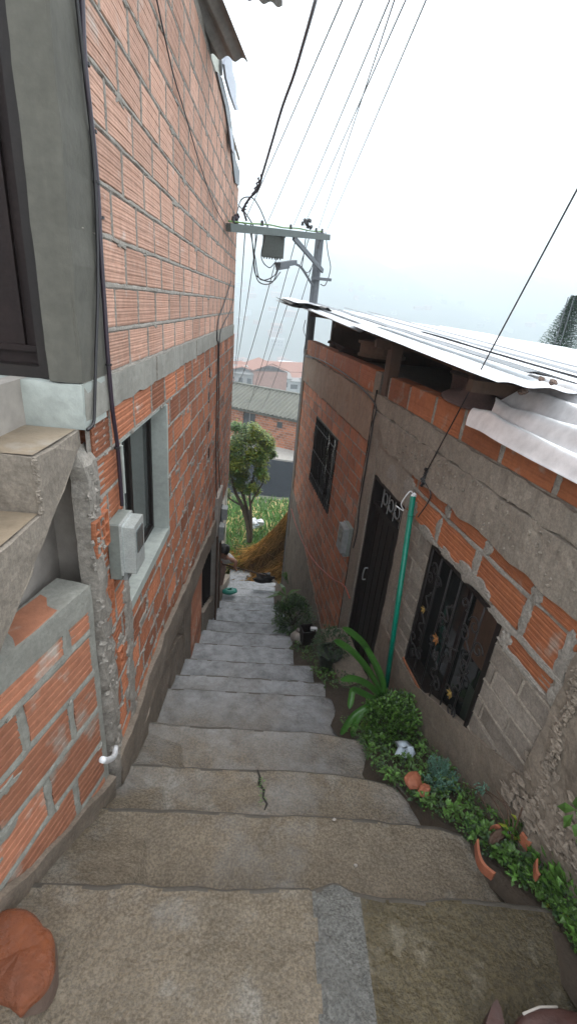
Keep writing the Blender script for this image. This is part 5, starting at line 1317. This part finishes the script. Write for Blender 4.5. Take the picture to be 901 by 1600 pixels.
mb = MB(); r0 = HP(-.2, -8.16, .45); r1 = HP(L_+.2, -8.16, .45); k0 = HP(-.2, -6.85, -3.4)
corrug(mb, r0, k0, r1, 0, .06, .38, 0, rows=4)
mb.box((0, 0, 0), (1, 1, 1), 0, M=lambda q: HP(-.2+(L_+.4)*q.x, -6.9+.12*q.y, -3.6+.4*q.z)); mb.build('roof', m_fibG, hb)
# far town, one object per house
def town_house(kind):
    mb = MB(); wm, rm = ((m_twhite, m_troof), (m_tbrick, m_troofr), (m_tgrey, m_troof))[kind]
    mb.box((-5, -4, -4), (5, 4, 5.5), 0); mb.prism([V((-5.4, -4.5, 5.51)), V((5.4, -4.5, 5.51)), V((5.4, 0, 7)), V((-5.4, 0, 7))], (0, 0, .2), 1); mb.prism([V((-5.4, 4.5, 5.51)), V((5.4, 4.5, 5.51)), V((5.4, 0.01, 7)), V((-5.4, 0.01, 7))], (0, 0, .2), 1)
    for i in range(4):
        for j in range(2): mb.box((-4.2+2.4*i, -4.05, .6+2.6*j), (-3.0+2.4*i, -3.95, 2.0+2.6*j), 2)
    o = mb.build('town_house', [wm, rm, m_twin]); return o
protos = [town_house(k) for k in range(3)]
lbl = ('white walled house in the misty town below', 'red brick house in the misty town below', 'grey house in the misty town below')
first = [True]*3
cnt = 0
for i in range(700):
    if cnt >= 270: break
    y = 170+1900*random.random()**1.5; x = random.uniform(-.13, .03)*y if random.random() < .62 else random.uniform(.03, .62)*y
    if y < 500 and x > .1*y: continue
    if y > 650 and random.random() < .35: continue
    k = random.choices((0, 1, 2), (3, 4, 2))[0]
    if first[k]: o = protos[k]; first[k] = False
    else: o = protos[k].copy(); C.objects.link(o)
    s = random.uniform(.8, 1.7); o.location = (x, y, gz(x, y)); o.scale = (s*random.uniform(.8, 1.5), s, s*random.uniform(.7, 1.15)); o.rotation_euler = (0, 0, random.choice((0, 1.57))+random.uniform(-.3, .3)+.15)
    tag(o, lbl[k], 'house', 'houses of the misty town'); cnt += 1
def bighouse(label, u, v, y, W_, H_, D_, rot, m, nwin, rows):
    c = ony(u, v, y); t = thing('apartment_house', label, 'house', tuple(c)); R_ = Matrix.Rotation(rot, 3, 'Z')
    def T(q): return c+R_ @ V(q)
    mb = MB(); mb.box((-W_/2, 0, -25), (W_/2, D_, H_), 0, M=T); mb.build('wall', m, t)
    mb = MB(); mb.prism([T((-W_/2-.4, -.5, H_)), T((W_/2+.4, -.5, H_)), T((W_/2+.4, D_, H_+1.6)), T((-W_/2-.4, D_, H_+1.6))], (0, 0, .25), 0); mb.build('roof', m_zinc, t)
    for j in range(rows):
        for i in range(nwin):
            mb = MB(); x = -W_/2+W_*(i+.5)/nwin; mb.box((x-W_*.16/nwin*1.8, -.12, .6+j*H_/rows), (x+W_*.16/nwin*1.8, -.01, .6+j*H_/rows+2.4), 0, M=T); mb.build('window', m_twin, t)
bighouse('white two storey house with bright roof in the misty valley', 421, 601, 300, 17, 10, 18, -.15, m_twhite, 3, 2)
bighouse('pale block with open storeys right of the white house', 447, 608, 310, 16, 14, 16, -.15, m_twhite, 4, 3)
bighouse('dark brick house left of the white house in the mist', 388, 606, 320, 14, 10, 16, .1, m_tbrick, 3, 2)
# conifer behind the roof
c = ony(893, 520, 22); c0 = V((c.x, 22, -9)); t = thing('conifer', 'dark conifer top peeking over the tin roof at the right', 'tree', tuple(c0)); mb = MB()
tip = ony(899, 462, 22)
mb.tube([(tip.x, 22, -9), (tip.x, 22, tip.z)], [.18, .03], 7); mb.build('trunk', m_bark, t)
mb = MB()
for lv in range(34):
    z = tip.z-.08-lv*.11; R_ = .08+lv*.042
    for k in range(13):
        a = k*6.283/13+lv*.7+random.uniform(-.2, .2); d = V((math.cos(a), math.sin(a), .12))
        for q in range(12):
            f = (q+1)/12; p = V((tip.x, 22, z))+d*R_*f+V((0, 0, .15*f*f*R_)); sd_ = V((-d.y, d.x, 0))
            for sg in (-1, 1): leaf(mb, p+rdir()*.03, d*.6+sd_*sg*random.uniform(.4, 1.2)+V((0, 0, random.uniform(-.2, .4))), .24*(1.1-f*.5), .06)
mb.build('crown', m_conif, t)
for k, dx in enumerate((0, 9)):
    mb = MB(); a = ony(881+dx, 500, 14); b = ony(887+dx, 464, 14); mb.tube([V((a.x, 14, -5)), V((b.x, 14, b.z))], .012, 6); tag(mb.build('antenna_rod', m_poleC), ('left', 'right')[k]+' thin grey rod standing before the conifer', 'rod')

# ------------------------------------------------------------------ haze
mh = bpy.data.materials.new('haze'); mh.use_nodes = True; n = mh.node_tree.nodes; n.remove(n['Principled BSDF'])
pv = n.new('ShaderNodeVolumePrincipled'); pv.inputs['Color'].default_value = (.80, .875, .92, 1); pv.inputs['Density'].default_value = .0015
mh.node_tree.links.new(pv.outputs[0], n['Material Output'].inputs['Volume'])
mb = MB(); mb.box((-2300, -30, -82), (2300, 2560, 285), 0); hz_ = mb.build('haze', mh); tag(hz_, kind='stuff')
